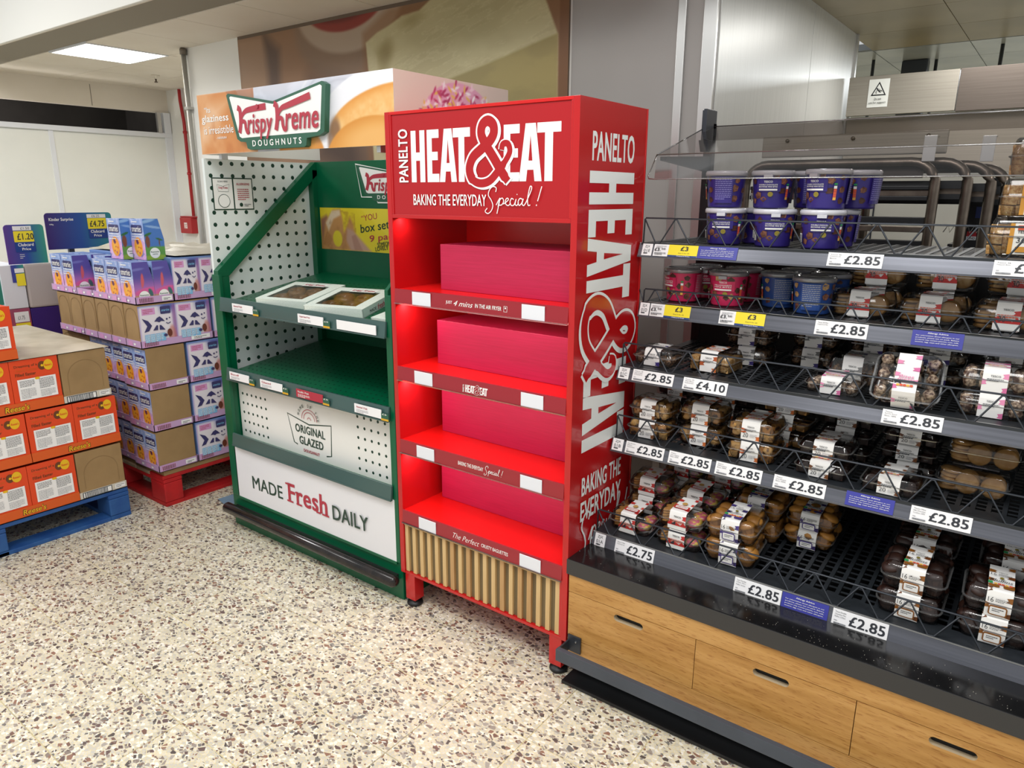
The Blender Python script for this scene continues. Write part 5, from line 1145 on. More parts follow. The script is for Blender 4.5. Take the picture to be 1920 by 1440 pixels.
CM['cluster'] = [blob('cookie_bite', .0165, M_clu, 1), chunk('cookie_bite', .0145, .014, .021, M_clu2, 2), chunk('cookie_bite', .014, .0145, .019, M_clu, 3), blob('cookie_bite', .016, M_clu2, 5)]
def cookie(r, th, mt):
    g = G(); g.lathe([(r*.9, 0), (r, th*.4), (r*.92, th*.9), (r*.5, th*1.1), (.001, th*1.12)], (0, 0, 0), mt, 16); return g.mesh('cookie')
CM['cookie'] = [cookie(.0315, .007, M_cook)]
def man():
    pts = [(-.006, 0), (-.017, -.002), (-.018, .010), (-.010, .020), (-.020, .024), (-.021, .034), (-.010, .036), (-.012, .046), (-.006, .054), (.006, .054), (.012, .046), (.010, .036), (.021, .034), (.020, .024), (.010, .020), (.018, .010), (.017, -.002), (.006, 0), (0, .006)]
    g = G(); g.prism([(a*1.15, b_*1.15) for a, b_ in pts], lambda u, v: (u, v, .006), lambda u, v: (u, v, 0), M_ging); return g.mesh('gingerbread_biscuit', .0012)
CM['ging'] = [man()]
def muffin(mt, cup):
    n = 20; g = G(); ring = lambda r, z, w=0: [((r+(w if k % 2 else -w))*math.cos(2*PI*k/n), (r+(w if k % 2 else -w))*math.sin(2*PI*k/n), z) for k in range(n)]
    g.rings([ring(.0125, 0, .0006), ring(.0185, .020, .0012)], cup, True, False); g.rings([ring(.018, .0195), ring(.0215, .022), ring(.0205, .030), ring(.014, .037), ring(.006, .0395), ring(.001, .040)], mt, False, True, True); return g.mesh('mini_muffin')
CM['muf'] = [muffin(M_muf, M_cup)]; CM['mufc'] = [muffin(M_mufc, M_cupc)]
gsw = blob('sweet_bag', .024, M_sweet, 4, flat=.7)
def fill(t, kind, w, d, h, rnd):
    if kind in ('crisp', 'rocky', 'cluster'):
        nx = 4; ny = 3; lv = 2 if h > .06 else 1
        for l in range(lv):
            for i in range(nx):
                for j in range(ny): inst(CM[kind][0].name.split('.')[0], rnd.choice(CM[kind]), t, (-w/2+.026+i*(w-.052)/(nx-1)+rnd.uniform(-.003, .003), .025+j*(d-.05)/(ny-1)+rnd.uniform(-.003, .003), .003+l*.024), (0, 0, rnd.uniform(0, 6)))
    elif kind in ('flap', 'brownie', 'mill'):
        nx = 4; ny = 3; lv = 2 if h > .052 else 1
        for l in range(lv):
            for i in range(nx):
                for j in range(ny): inst(CM[kind][0].name.split('.')[0], rnd.choice(CM[kind]), t, (-w/2+.024+i*(w-.048)/(nx-1)+rnd.uniform(-.001, .001), .024+j*(d-.048)/(ny-1), .003+l*.0235), (0, 0, rnd.uniform(-.1, .1)))
    elif kind == 'cookie':
        for i in range(2):
            for k in range(7): inst('cookie', CM['cookie'][0], t, (-.036+.072*i, .028+k*.0075, .036), (math.radians(78), 0, 0))
        for i in range(2):
            for k in range(5): inst('cookie', CM['cookie'][0], t, (-.036+.072*i, d-.04, .004+k*.0085))
    elif kind == 'cookside':
        k_ = h/.07
        for k in range(5): inst('cookie', CM['cookie'][0], t, (-w/2+.036+rnd.uniform(-.003, .003), .042+.004*k, .005+k*.0105*k_), (rnd.uniform(-.08, .08), rnd.uniform(-.08, .08), 0), (1, 1, 1.15))
        for x in (-.012, w/2-.04):
            for k in range(4): inst('cookie', CM['cookie'][0], t, (x, .020+k*.011, .032*k_), (math.radians(78), 0, math.radians(rnd.uniform(-8, 8))), (.95, .95, 1.1))
        for k in range(4): inst('cookie', CM['cookie'][0], t, (.02, .085, .006+k*.0105*k_))
    elif kind == 'ging':
        for k in range(6 if h > .06 else 5): inst('gingerbread_biscuit', CM['ging'][0], t, (-w/2+.032, .025+.002*k, .004+k*.0085), (0, 0, rnd.uniform(-.1, .1)))
        for k in range(3): inst('gingerbread_biscuit', CM['ging'][0], t, (-w/2+.042, .085, .006+k*.0085), (0, 0, rnd.uniform(-.3, .3)))
        for i in range(2): inst('sweet_bag', gsw, t, (w/2-.034, .04+.05*i, .004), (0, 0, i), (1, 1.2, .7*h/.05))
    elif kind in ('muf', 'mufc'):
        nx = 3; ny = 3; lv = 2; q = 1.18
        for l in range(lv):
            for i in range(nx):
                for j in range(ny): inst('mini_muffin', CM[kind][0], t, (-w/2+.029+i*(w-.058)/(nx-1), .03+j*(d-.06)/(ny-1), (.003 if l == 0 else h*.42)), (rnd.uniform(-.5, .5) if l else 0, rnd.uniform(-.5, .5) if l else 0, rnd.uniform(0, 6)), (q, q, .85*h/.07 if l == 0 else q*.8))
NP = [0]
def pack(shelf, x, y, z, kind, style, txt, lab, grp, w=.152, d=.125, h=.062, rz=0, rx=0, sl=True):
    NP[0] += 1; rnd = random.Random(NP[0]); zz = (shelf_z(shelf, y)+.0006 if isinstance(z, int) and z == 0 else z)
    t = thing('bakery_pack', lab, 'food pack', (x, y, zz), 0, grp)
    tilt = math.atan((SH[shelf][2]-SH[shelf][1])/(2.69-SH[shelf][0]))
    t.rotation_euler = (math.radians(rx)+tilt, 0, math.radians(rz))
    a, b_, c = shell(w, d, h); inst('tray', a, t); inst('rim', c, t); inst('lid', b_, t)
    if sl: inst('card_sleeve', sleeve(w, d, h, style, txt), t)
    fill(t, kind, w, d, h, rnd); return t
def stack(shelf, x, y, n, kind, style, txt, what, where, grp, h=.062, dx=.004, dy=.008, **kw):
    nmz = {1: [''], 2: ['lower', 'upper'], 3: ['bottom', 'middle', 'top'], 4: ['bottom', 'second lowest', 'third lowest', 'top']}[n]
    rnd = random.Random(int(abs(x*1000)))
    for i in range(n):
        yy = y+dy*i; z = shelf_z(shelf, y)+.0008+i*(h+.0032)
        lab = '%s of %s stacked packs of %s, %s' % (nmz[i], ['', '', 'two', 'three', 'four'][n], what, where) if n > 1 else 'single pack of %s, %s' % (what, where)
        pack(shelf, x+rnd.uniform(-dx, dx), yy, float(z), kind, style, txt, lab.strip(), grp, h=h, rz=rnd.uniform(-3, 3), **kw)
gA = 'clear packs on the bottom bakery shelf'
stack('A', -1.03, 2.02, 1, 'ging', 'red', '', 'gingerbread kits', 'front left corner of bottom shelf', gA, h=.068)
stack('A', -1.045, 2.175, 2, 'ging', 'red', '', 'gingerbread kits', 'behind front left kit', gA, h=.06)
stack('A', -.99, 2.35, 2, 'ging', 'red', '', 'gingerbread kits', 'third row back by the red stand', gA, h=.06)
stack('A', -.852, 2.015, 2, 'ging', 'red', '', 'gingerbread kits', 'in front beside golden muffins', gA, h=.06)
stack('A', -.865, 2.17, 2, 'ging', 'red', '', 'gingerbread kits', 'behind the two-high front kits', gA, h=.06)
stack('A', -.83, 2.34, 2, 'ging', 'red', '', 'gingerbread kits', 'deep at back, centre left', gA, h=.06)
stack('A', -.68, 2.015, 2, 'muf', 'plum', '', 'golden muffins', 'nearest the shelf front', gA, h=.07, w=.158, d=.15)
stack('A', -.665, 2.195, 2, 'muf', 'plum', '', 'golden muffins', 'behind the foremost golden ones', gA, h=.07, w=.158, d=.15)
stack('A', -.505, 2.235, 2, 'muf', 'plum', '', 'golden muffins', 'standing alone mid shelf', gA, h=.055, w=.15, d=.15)
stack('A', -.186, 2.02, 2, 'mufc', 'choc', '', 'chocolate muffins', 'front, left stack', gA, h=.07, w=.158, d=.15)
stack('A', -.19, 2.195, 2, 'mufc', 'choc', '', 'chocolate muffins', 'behind front left stack', gA, h=.07, w=.158, d=.15)
stack('A', .005, 2.025, 2, 'mufc', 'choc', '', 'chocolate muffins', 'at right frame edge, front', gA, h=.07, w=.158, d=.15)
stack('A', .03, 2.2, 2, 'mufc', 'choc', '', 'chocolate muffins', 'at right frame edge, behind', gA, h=.07, w=.158, d=.15)
gB = 'clear packs on the fourth bakery shelf'
stack('B', -1.035, 2.133, 2, 'cluster', 'brown', '20', 'brownie bite selection', 'far left front', gB, h=.062)
stack('B', -1.02, 2.30, 3, 'brownie', 'orange', '20', 'brownie bites', 'behind far left selection', gB, h=.052)
stack('B', -.867, 2.17, 2, 'cluster', 'orange', '20', 'caramel bites', 'second column, front', gB, h=.066)
stack('B', -.84, 2.33, 3, 'brownie', 'orange', '20', 'dark bites', 'behind caramel column', gB, h=.05)
stack('B', -.68, 2.125, 2, 'cluster', 'orange', '20', 'golden bites', 'third column, front', gB, h=.062, d=.15)
stack('B', -.645, 2.33, 3, 'mill', 'orange', '20', 'layered caramel bites', 'behind third column', gB, h=.05)
stack('B', -.475, 2.12, 2, 'brownie', 'brown', '20', 'dark brownie bites', 'front, left of two brownie columns', gB, h=.048, dy=.03, d=.14)
stack('B', -.455, 2.32, 3, 'brownie', 'brown', '20', 'dark brownie bites', 'rear, left brownie column', gB, h=.048)
stack('B', -.285, 2.105, 1, 'brownie', 'brown', '20', 'dark brownie bites', 'single, front right brownie column', gB, h=.05, d=.14)
stack('B', -.27, 2.275, 4, 'brownie', 'brown', '20', 'dark brownie bites', 'rear right brownie column', gB, h=.044)
for i, (x, y, z) in enumerate([(-.102, 2.225, 0), (-.085, 2.27, .0725)]):
    t = pack('B', x, y, float(shelf_z('B', y)+.001+z), 'cookside', 'purple', '', ['lower wide clear pack of round golden cookies on the fourth shelf', 'upper wide clear pack of round golden cookies on the fourth shelf'][i], gB, w=.178, d=.13, h=.069, rz=[-1, 2][i], sl=False)
    g = G(); m1 = mat('sleeve_4b3d8c'); g.on(SXY(.0705)); g.rect(-.055, .05, .055, .08, mat('clear_label_white', 'd9d6e6', .4)); g.poly([(-.055, .05), (-.02, .05), (-.035, .065), (-.02, .08), (-.055, .08)], m1); g.poly([(.055, .05), (.03, .05), (.02, .065), (.035, .08), (.055, .08)], m1); g.text('TESCO', -.012, .055, .03, .006, M_num, .02); g.build('top_label', t)
gC = 'clear packs on the third bakery shelf'
stack('C', -1.045, 2.165, 1, 'crisp', 'purple', '', 'chocolate crispy bites with purple label', 'far left', gC, h=.055)
stack('C', -.858, 2.195, 1, 'flap', 'orange', '', 'golden oat bites with orange label', 'second from left', gC, h=.066)
stack('C', -.80, 2.37, 2, 'crisp', 'purple', '', 'chocolate crispy bites', 'behind the golden oat bites', gC, h=.062, d=.14)
stack('C', -.615, 2.47, 2, 'crisp', 'purple', '', 'chocolate crispy bites', 'at the back, purple label centre', gC, h=.062, d=.14)
stack('C', -.43, 2.47, 2, 'crisp', 'purple', '', 'chocolate crispy bites', 'at the back, right of centre', gC, h=.062, d=.14)
stack('C', -.478, 2.155, 1, 'rocky', 'pink', '', 'pale rocky bites, low and pink-topped', 'before the purple label', gC, h=.048)
stack('C', -.455, 2.30, 1, 'crisp', 'purple', '', 'dark crispy bites', 'behind low pink-topped pack', gC, h=.085, d=.13)
stack('C', -.25, 2.47, 2, 'rocky', 'purple', '', 'rocky bites', 'at the back behind upright pack', gC, h=.058, d=.14)
stack('C', -.07, 2.42, 2, 'rocky', 'purple', '', 'rocky bites', 'back right, behind pink-labelled pair', gC, h=.058, d=.14)
pack('C', -.282, 2.125, float(SH['C'][1]+.002), 'rocky', 'pink', '', 'clear rocky road pack propped upright with its pink label facing out', gC, w=.165, d=.155, h=.062, rx=38, rz=4)
stack('C', -.085, 2.165, 2, 'rocky', 'pink', '', 'rocky road', 'right of the upright pack', gC, h=.062, w=.16)
gD = 'clear biscuit packs on the second shelf'
for i, (x, y) in enumerate([(-.462, 2.335), (-.278, 2.34), (-.092, 2.325)]):
    wh = ['left', 'middle', 'right'][i]
    pack('D', x, y, 0, 'cookside', 'red', '30', 'clear pack of 30 biscuits in front row, %s of three' % wh, gD, w=.168, d=.13, h=.078, rz=-2)
    for k in range(2): pack('D', x+.012, y+.145, float(ZD+.001+k*.081), 'cookside', 'red', '30', 'clear pack of 30 biscuits, %s in the back row, %s column' % (['lower', 'upper'][k], wh), gD, w=.168, d=.13, h=.078, rz=1)
# flapjack boxes on the top shelf
M_fl = mat('flapjack_label', 'f5f3ea', .4); M_fly = mat('flapjack_label_ochre', 'd99a3c', .4)
for i in range(3):
    for c, (x, y) in enumerate([(-.095, 2.32)]):
        z = ZE+.001+i*.1005; t = thing('flapjack_box', '%s clear tall box of flapjack bites at the right end of the top shelf' % ['bottom', 'middle', 'topmost'][i], 'food pack', (x+[0, .012, .02][i], y, z), 0, 'flapjack boxes at the right of the top shelf')
        a, b_, cc = shell(.15, .13, .098); inst('tray', a, t); inst('rim', cc, t); inst('lid', b_, t)
        rnd = random.Random(i)
        for l in range(3):
            for p in range(4):
                for q in range(2): inst('flapjack_bite', rnd.choice(CM['flap']), t, (-.052+p*.033, .03+q*.05, .004+l*.026), (rnd.uniform(-.1, .1), rnd.uniform(-.1, .1), rnd.uniform(-.3, .3)), (1.2, 1.3, 1.2))
        g = G(); g.on(lambda u, v, l: (u, .003-.0006*l, v)); g.rect(-.025, .006, .05, .085, M_fl); g.rect(-.025, .006, -.015, .085, M_fly); g.text('TESCO', -.008, .06, .03, .007, M_num, .02); g.text('36', -.008, .036, .02, .013, M_num, 0); g.lines(.016, .047, .028, 3, -.006, M_txtl, .003); g.rect(-.008, .068, .02, .08, M_rtl); g.rect(-.008, .012, .045, .026, M_fly); g.build('front_label', t)
# ================================================================ pallets
def pallet(x0, x1, y0, y1, mt, mt2, lab, h=.152):
    cx, cy = (x0+x1)/2, (y0+y1)/2; t = thing('pallet', lab, 'pallet', (cx, cy, 0)); lx, ly = (x1-x0)/2, (y1-y0)/2
    n = 7; w = 2*lx/n
    for k in range(n): g = G(); g.box(-lx+k*w+.004, -lx+(k+1)*w-.004, -ly, ly, h-.02, h, mt2 if 0 < k < n-1 else mt); g.build('deck_board', t, .003)
    for y in (-ly, -.05, ly-.1): g = G(); g.box(-lx, lx, y, y+.1, h-.04, h-.021, mt); g.build('stringer_board', t, .003)
    for x in (-lx, -.07, lx-.14):
        for y in (-ly, -.05, ly-.1): g = G(); g.box(x, x+.14, y, y+.1, .022, h-.041, mt); g.build('block', t, .006)
    for y in (-ly, -.05, ly-.1): g = G(); g.box(-lx, lx, y, y+.1, 0, .021, mt); g.build('bottom_board', t, .003)
    for x in (-lx, lx-.1): g = G(); g.box(x, x+.1, -ly+.1, ly-.1, 0, .020, mt); g.build('bottom_board', t, .003)
M_pb = noisy('pallet_blue', '1c4a8c', '2c5c98', nscale=12, rough=.65, bump=.3, coords='World'); M_pr = noisy('pallet_red', 'c01a1e', 'a8161a', nscale=12, rough=.6, bump=.3, coords='World')
M_prw = noisy('pallet_worn', 'a89478', '8d5a4a', nscale=9, rough=.75, bump=.3, coords='World', lo=.45, hi=.7)
pallet(-4.63, -3.63, .376, 1.576, M_pb, M_pb, 'blue wooden pallet under the orange egg boxes')
pallet(-4.57, -3.57, 1.73, 2.93, M_pr, M_prw, 'red wooden pallet with worn deck under the lilac boxes', .17)
g = G(); g.add([(-3.45, 1.95, .003), (-3.2, 1.9, .003), (-3.22, 2.1, .012), (-3.4, 2.12, .02)], [(0, 1, 2, 3)], mat('blue_film', '7f9ab0', .3)); tag(g.build('plastic_scrap'), 'scrap of pale blue plastic on the floor by the red pallet', 'scrap')
# ---- orange cases
M_org = mat('orange_card', 'e0471a', .42); M_orgt = mat('orange_tray', 'd65a1c', .45); M_krf = noisy('kraft_card', 'a08258', '957850', nscale=8, rough=.62, coords='World'); M_krfd = mat('kraft_edge', '8a6e48', .7)
M_egg1 = mat('egg_yellow', 'e8b81c', .35); M_egg2 = mat('egg_brown', '6b3a1c', .35); M_wh = mat('info_white', 'f0efee', .45); M_film = clear('stretch_film', (.95, .95, .95), .06, .1, 'dcd8cc', .08)
M_filmt = noisy('film_over_card', 'cfc6b0', 'b5ab94', nscale=7, rough=.3, bump=.7, detail=6, coords='World')
def egg_face():
    w, h = .2, .195; g = G(); g.on(lambda u, v, l: (l*EPS, u, v)); g.rect(0, 0, w, h, M_org)
    g.text('Dreaming of a', .018, .158, .095, .015, M_egg2, .03); g.text('Peanut Butter', .022, .142, .09, .012, M_orgt, .02); g.text('Filled Easter', .018, .122, .085, .014, M_egg2, .03)
    g.disc(.132, .158, .017, M_egg2, 14, .02); g.disc(.158, .158, .020, M_egg1, 16, .025); g.text("Reese's", .143, .152, .03, .011, M_org, .03, .1); g.disc(.132, .158, .006, M_egg1, 8)
    g.rect(.022, .012, .182, .108, M_wh); g.disc(.105, .104, .011, M_egg1, 10, .006)
    g.lines(.03, .098, .062, 5, -.006, M_txt, .0022, 3); g.lines(.11, .098, .062, 8, -.006, M_txt, .0022, 4); g.lines(.03, .06, .062, 7, -.0065, M_txtl, .0022, 5); g.lines(.11, .045, .062, 5, -.0065, M_txtl, .0022, 7)
    g.rect(.06, .020, .0605, .065, M_txtl); g.rect(.145, .020, .1455, .05, M_txtl)
    return g.mesh('printed_face')
EF = egg_face()
def barcode(g, u, v, w, h, mt=None):
    g.lay += 1; rnd = random.Random(2); x = u
    while x < u+w: q = rnd.uniform(.0012, .0045); g.rect(x, v, x+q, v+h, mt or M_txt, up=False); x += q+rnd.uniform(.0012, .003)
def orange_case(y0, y1, z, kraft, lab, x1=-3.63, dx=.48, logo=True):
    h = .238; t = thing('egg_box_case', lab, 'cardboard box', (x1, y0, z), 0, 'orange egg box cases on the blue pallet'); w = y1-y0
    if kraft:
        g = G(); g.box(-dx, -.002, .003, w-.003, .003, h-.002, M_krf); g.build('carton', t, .003)
        g = G(); g.on(lambda u, v, l: (-.002+l*.0006, u, v)); pts = [(w*.5+.36*w*math.cos(a*PI/12), .12+.075*math.sin(a*PI/12)) for a in range(0, 13)]; g.stroke([(pts[0][0], .05)]+pts+[(pts[-1][0], .05)], .002, M_krfd, False, False); g.build('perforated_arch', t)
        g = G(); g.box(-dx, 0, 0, w, 0, .003, M_krf); g.box(-.003, .0, 0, w, .0, .035, mat('tray_end_white', 'cfc9bd', .5)); g.on(lambda u, v, l: (l*.0005, u, v)); g.rect(.012, .003, w*.68, .033, M_txt); g.rect(.016, .006, w*.68-.004, .03, M_wh); barcode(g, .022, .006, w*.58-.02, .024); g.rect(w*.74, .008, w*.96, .03, M_wh); g.lines(w*.76, .022, w*.18, 2, -.008, M_txt, .003); g.build('tray_end', t)
    else:
        n = max(1, round(w/.2)); q = w/n
        for k in range(n):
            g = G(); g.box(-dx, -.003, k*q+.001, (k+1)*q-.001, .004, h-.004, M_org); g.build('egg_carton', t, .002)
            o = inst('printed_face', EF, t, (-.0028, k*q+.001, .042), (0, 0, 0), (1, (q-.002)/.2, 1))
        g = G(); g.box(-dx, .001, .0, w, 0, .003, M_orgt); g.box(-.003, .001, 0, w, 0, .046, M_orgt); g.on(lambda u, v, l: (.001+l*.0006, u, v))
        if logo: g.text("Reese's", w/2-.045, .010, .10, .030, M_blk, .055, .15); g.text("Reese's", w/2-.043, .0115, .096, .026, M_egg1, .02, .15)
        g.build('shelf_tray', t)
OC = [  # y0, y1, layer z, kraft, label
 (1.351, 1.572, .155, True, 'brown end case at the right corner of the lowest orange layer'), (.945, 1.349, .155, False, 'orange two-box case in the lowest layer, next to the brown end'), (.54, .943, .155, False, 'orange case in the lowest layer cut by the left frame edge'),
 (1.178, 1.574, .40, False, 'orange two-box case at the right end of the second layer'), (.775, 1.175, .40, False, 'orange case in the second layer cut by the left frame edge'),
 (1.347, 1.560, .643, True, 'brown end case on top at the right of the third orange layer'), (.95, 1.345, .643, False, 'orange two-box case in the third layer beside the brown top case'),
 (.79, 1.190, .887, False, 'orange case in the topmost fourth layer at the left frame edge')]
for y0, y1, z, kf, lab in OC: orange_case(y0, y1, z, kf, lab)
for k, (y0, y1) in enumerate([(1.18, 1.57), (.78, 1.175)]):
    for l, z in enumerate((.155, .40, .643)):
        orange_case(y0, y1, z, True, 'plain brown case, %s layer, in the %s hidden row behind the orange fronts' % (['lowest', 'middle', 'third'][l], ['right', 'left'][k]), -4.12, .48)
g = G(); rnd = random.Random(4); nx, ny = 14, 10
vs = [(-4.6+.975*i/nx, 1.0+.575*j/ny, .8835+(rnd.uniform(0, .012) if 0 < i < nx and 0 < j < ny else .0)) for j in range(ny+1) for i in range(nx+1)]
g.add(vs, [(j*(nx+1)+i, j*(nx+1)+i+1, (j+1)*(nx+1)+i+1, (j+1)*(nx+1)+i) for j in range(ny) for i in range(nx)], M_filmt, True)
tag(g.build('stretch_wrap'), 'crumpled film and card sheet over the third orange layer', 'plastic wrap')
# ---- lilac cases
M_lil = mat('lilac_tray', 'c3a0c8', .45); M_lilp = mat('lilac_print_pink', 'd79ccc', .45); M_indigo = mat('indigo_print', '3b3868', .4); M_sky = mat('sky_print', '7fb8e0', .4); M_eggc = mat('choc_egg_print', '6b3424', .35)
def face_back():
    w, h = .19, .20; p = Pic(w, h, 48, 50, 'e6dfe6'); U, V = p.U, p.V
    p.mix(sst(.14, .19, V)*sst(.09, .14, U), '5560a8'); p.mix(1-sst(.0, .012, U), 'b0a0cc'); p.mix(sst(.165, .18, U)*.8, '8f5f9c'); p.mix(sst(.187, .2, V)*.7, '6a79b8')
    p.mix(p.ell(.165, .03, .02, .06, 0, .2)*.6, 'c46a5a')
    return p.mesh('back_print_base', lambda u, v, l: (l*.0003, u, v), pmat())
FB = face_back()
g = G(); g.on(lambda u, v, l: (l*.0004, u, v)); g.lay = 1
g.rect(.018, .155, .085, .188, M_lilp); g.lines(.024, .178, .05, 3, -.008, M_krred, .003); g.rrect(.112, .152, .165, .19, .005, M_indigo); g.text('smarties', .117, .165, .042, .012, M_sky, .02, .2)
g.poly([(.015, .14), (.045, .125), (.062, .10), (.045, .075), (.02, .07), (.038, .1)], M_indigo); g.poly([(.075, .118), (.09, .135), (.105, .142), (.118, .13), (.13, .115), (.11, .118), (.1, .112), (.09, .118)], M_indigo)
g.poly([(.065, .075), (.085, .1), (.092, .098), (.09, .075)], M_indigo); g.poly([(.098, .075), (.1, .098), (.108, .098), (.128, .072)], M_indigo); g.disc(.14, .125, .005, M_indigo, 8); g.disc(.155, .13, .004, M_indigo, 8); g.stroke([(.135, .108), (.145, .102), (.158, .108)], .004, M_indigo)
for k in range(4): g.rect(.02+k*.027, .018, .044+k*.027, .058, M_sky, 1, k == 0)
g.lines(.022, .052, .09, 6, -.006, M_offw, .002); g.disc(.148, .055, .013, M_eggc, 12, .02); g.disc(.125, .045, .01, M_indigo, 8, .008)
FB2 = g.mesh('back_print')
def face_egg():
    w, h = .1, .2; p = Pic(w, h, 34, 66, '8ea6d8'); U, V = p.U, p.V
    p.mix(1-sst(.06, .13, V), 'dba0d0'); p.mix(sst(.5, .7, fbm(U, V, 60, 2))*.5, 'e9e4f4'); p.mix(sst(.55, .7, fbm(U, V, 50, 8))*(1-sst(.0, .09, V))*.8, '3f4f8c')
    p.mix(p.ell(.05, .062, .03, .048, 0, .06), 'ee9a28'); p.mix(p.ell(.048, .062, .018, .03, 0, .5)*.5, 'f6be4a')
    rnd = random.Random(3)
    for k in range(9): p.mix(p.ell(.05+rnd.uniform(-.02, .02), .06+rnd.uniform(-.035, .03), .004, .004, 0, .3), rnd.choice(['c85a1c', '7a3a8c', 'd8c23a', 'b04a30']))
    p.mix(p.ell(.045, .088, .008, .014, 10, .2), '5a2a58')
    return p.mesh('egg_print_base', lambda u, v, l: (u, -l*.0003, v), pmat())
FE = face_egg()
g = G(); g.on(lambda u, v, l: (u, -l*.0004, v)); g.lay = 1; g.rrect(.010, .130, .09, .170, .008, M_indigo); g.text('smarties', .016, .136, .068, .028, M_offw, .02); g.lines(.02, .182, .06, 1, .01, M_offw, .006); g.lines(.012, .122, .076, 3, .012, M_offw, .004, 11); FE2 = g.mesh('egg_print')
def face_scene(blue):
    w, h = .1, .2; p = Pic(w, h, 30, 60, '4a78c0' if blue else '5a4fa0'); U, V = p.U, p.V
    if blue: p.mix(1-sst(.06, .07, V), '5f9a4a'); p.mix(p.ell(.03, .19, .05, .008, 10, .3), '8fb4e0'); p.mix(p.ell(.06, .16, .05, .006, -8, .3)*.7, 'a9c6ea'); p.mix(p.ell(.015, .09, .012, .03, 0, .1), '7a4a3a'); p.mix(p.ell(.02, .125, .022, .006, 20, .2), '2f6a3a'); p.mix(p.ell(.075, .10, .018, .005, -20, .2), '2f6a3a'); p.mix(p.ell(.075, .085, .003, .02, 0, .2), '6a4a3a'); p.mix(p.pol([(0, 0), (.1, 0), (.1, .02), (.05, .03), (0, .02)], .005)*.7, 'a4b83a')
    else: p.mix(1-sst(.06, .14, V), 'b070b8'); p.mix(p.ell(.06, .055, .06, .02, 8, .2), 'd85f9c'); p.mix(1-sst(.03, .045, V), 'c8a85a'); p.mix(p.ell(.045, .11, .008, .035, -8, .2), 'd0606a'); p.mix(p.ell(.025, .165, .04, .006, 5, .4)*.5, '8f9ad8'); p.mix(p.ell(.08, .05, .01, .02, 20, .2), '3f6a6a')
    return p
def trap_map(w, top): return lambda u, v, l: (l*.0003, u*(1-(1-top)*min(1, max(0, v-.10)/.1)), v)
FSB = face_scene(True).mesh('scene_blue', trap_map(.1, .78), pmat()); FSP = face_scene(False).mesh('scene_violet', trap_map(.1, .78), pmat())
g = G(); g.on(lambda u, v, l: (l*.0004, u, v)); g.lay = 1; g.disc(.045, .034, .026, M_offw, 18); g.text('Roarsome', .024, .036, .042, .008, M_krgreen, .02); g.text('snack fun', .032, .026, .026, .006, M_krgreen, .02); BADGE = g.mesh('round_badge')
M_ctop = mat('carton_top_blue', '6f8cc4', .4)
def carton(x1, y0, z, lab, grp, blue, parent=None):
    WC = .134
    if parent is None: t = thing('easter_egg_carton', lab, 'carton', (x1, y0, z), 0, grp)
    else: t = bpy.data.objects.new('easter_egg_carton', None); COL.objects.link(t); t.parent = parent; t.location = (x1, y0, z)
    g = G(); pr = [(0, 0), (.098, 0), (.098, .10), (.0775, .199), (0, .199)]
    g.prism(pr, lambda u, v: (-WC, u, v), lambda u, v: (0, u, v), M_ctop); g.build('carton_body', t, .0015)
    inst('egg_print', FE, t, (-WC, 0, 0), (0, 0, 0), (WC/.1, 1, 1)); inst('egg_lettering', FE2, t, (-WC, 0, 0), (0, 0, 0), (WC/.1, 1, 1)); inst('scene_print', FSB if blue else FSP, t, (.0002, 0, 0), (0, 0, 0), (1, .98, 1)); inst('round_badge', BADGE, t, (.0002, 0, 0)); return t
def lilac_tray(g, w, d, hx=.036):
    g.box(-w, 0, 0, d, 0, .003, M_lil); g.box(-w, 0, 0, .003, 0, hx, M_lil); g.box(-.003, 0, 0, d, 0, hx, M_lil); g.box(-w, 0, d-.003, d, 0, hx, M_lil)
    g.on(lambda u, v, l: (l*.0005, u, v)); g.rrect(.012, .004, min(.09, d*.5), .032, .004, M_lilp); barcode(g, .018, .007, min(.078, d*.42)-.01, .022, mat('barcode_brown', '6b4a4a', .5)); g.rect(d*.68, .008, d*.95, .03, M_wh); g.lines(d*.72, .018, d*.18, 2, -.006, M_txt, .003)
    g.on(lambda u, v, l: (-w+u, -l*.0005, v)); k = .02
    while k < w-.03: g.rrect(k, .006, k+.045, .03, .004, M_lilp); g.rect(k+.055, .012, k+.075, .022, M_wh); k += .1
HC = .2175
def lilac_case(x1, y0, z, w, d, front, right, lab):
    """front (-Y) and right (+X) faces: 'egg', 'kraft', 'back' """
    t = thing('egg_carton_case', lab, 'cardboard box', (x1, y0, z), 0, 'lilac egg carton cases on the red pallet')
    g = G(); lilac_tray(g, w, d); g.build('shelf_tray', t)
    g = G(); g.box(-w+.004, -.004, .004, d-.004, .003, HC-.003, M_krf if 'kraft' in (front, right) else M_ctop); g.build('carton_block', t, .004)
    if front == 'egg':
        n = round(w/.125); q = (w-.008)/n
        for k in range(n): inst('egg_print', FE, t, (-w+.004+k*q, .0035, .008), (0, 0, 0), (q/.1, 1, 1)); inst('egg_lettering', FE2, t, (-w+.004+k*q, .0035, .008), (0, 0, 0), (q/.1, 1, 1))
    if front == 'kraft':
        g = G(); n = max(1, round(w/.15)); q = w/n
        for k in range(n):
            g.on(lambda u, v, l: (-w+k*q+u, .0035-l*.0006, v)); g.stroke([(.012, .05), (.012, .13), (.03, .18), (q/2, .196), (q-.03, .18), (q-.012, .13), (q-.012, .05)], .003, M_krfd)
            if k: g.rect(-.001, .03, .001, .21, M_krfd)
        g.build('kraft_panel', t)
    if right == 'back':
        n = max(1, round(d/.195)); q = (d-.008)/n
        for k in range(n): inst('back_print', FB, t, (-.0035, .004+k*q, .008), (0, 0, 0), (1, q/.19, 1)); inst('back_print', FB2, t, (-.0035, .004+k*q, .008), (0, 0, 0), (1, q/.19, 1))
    return t
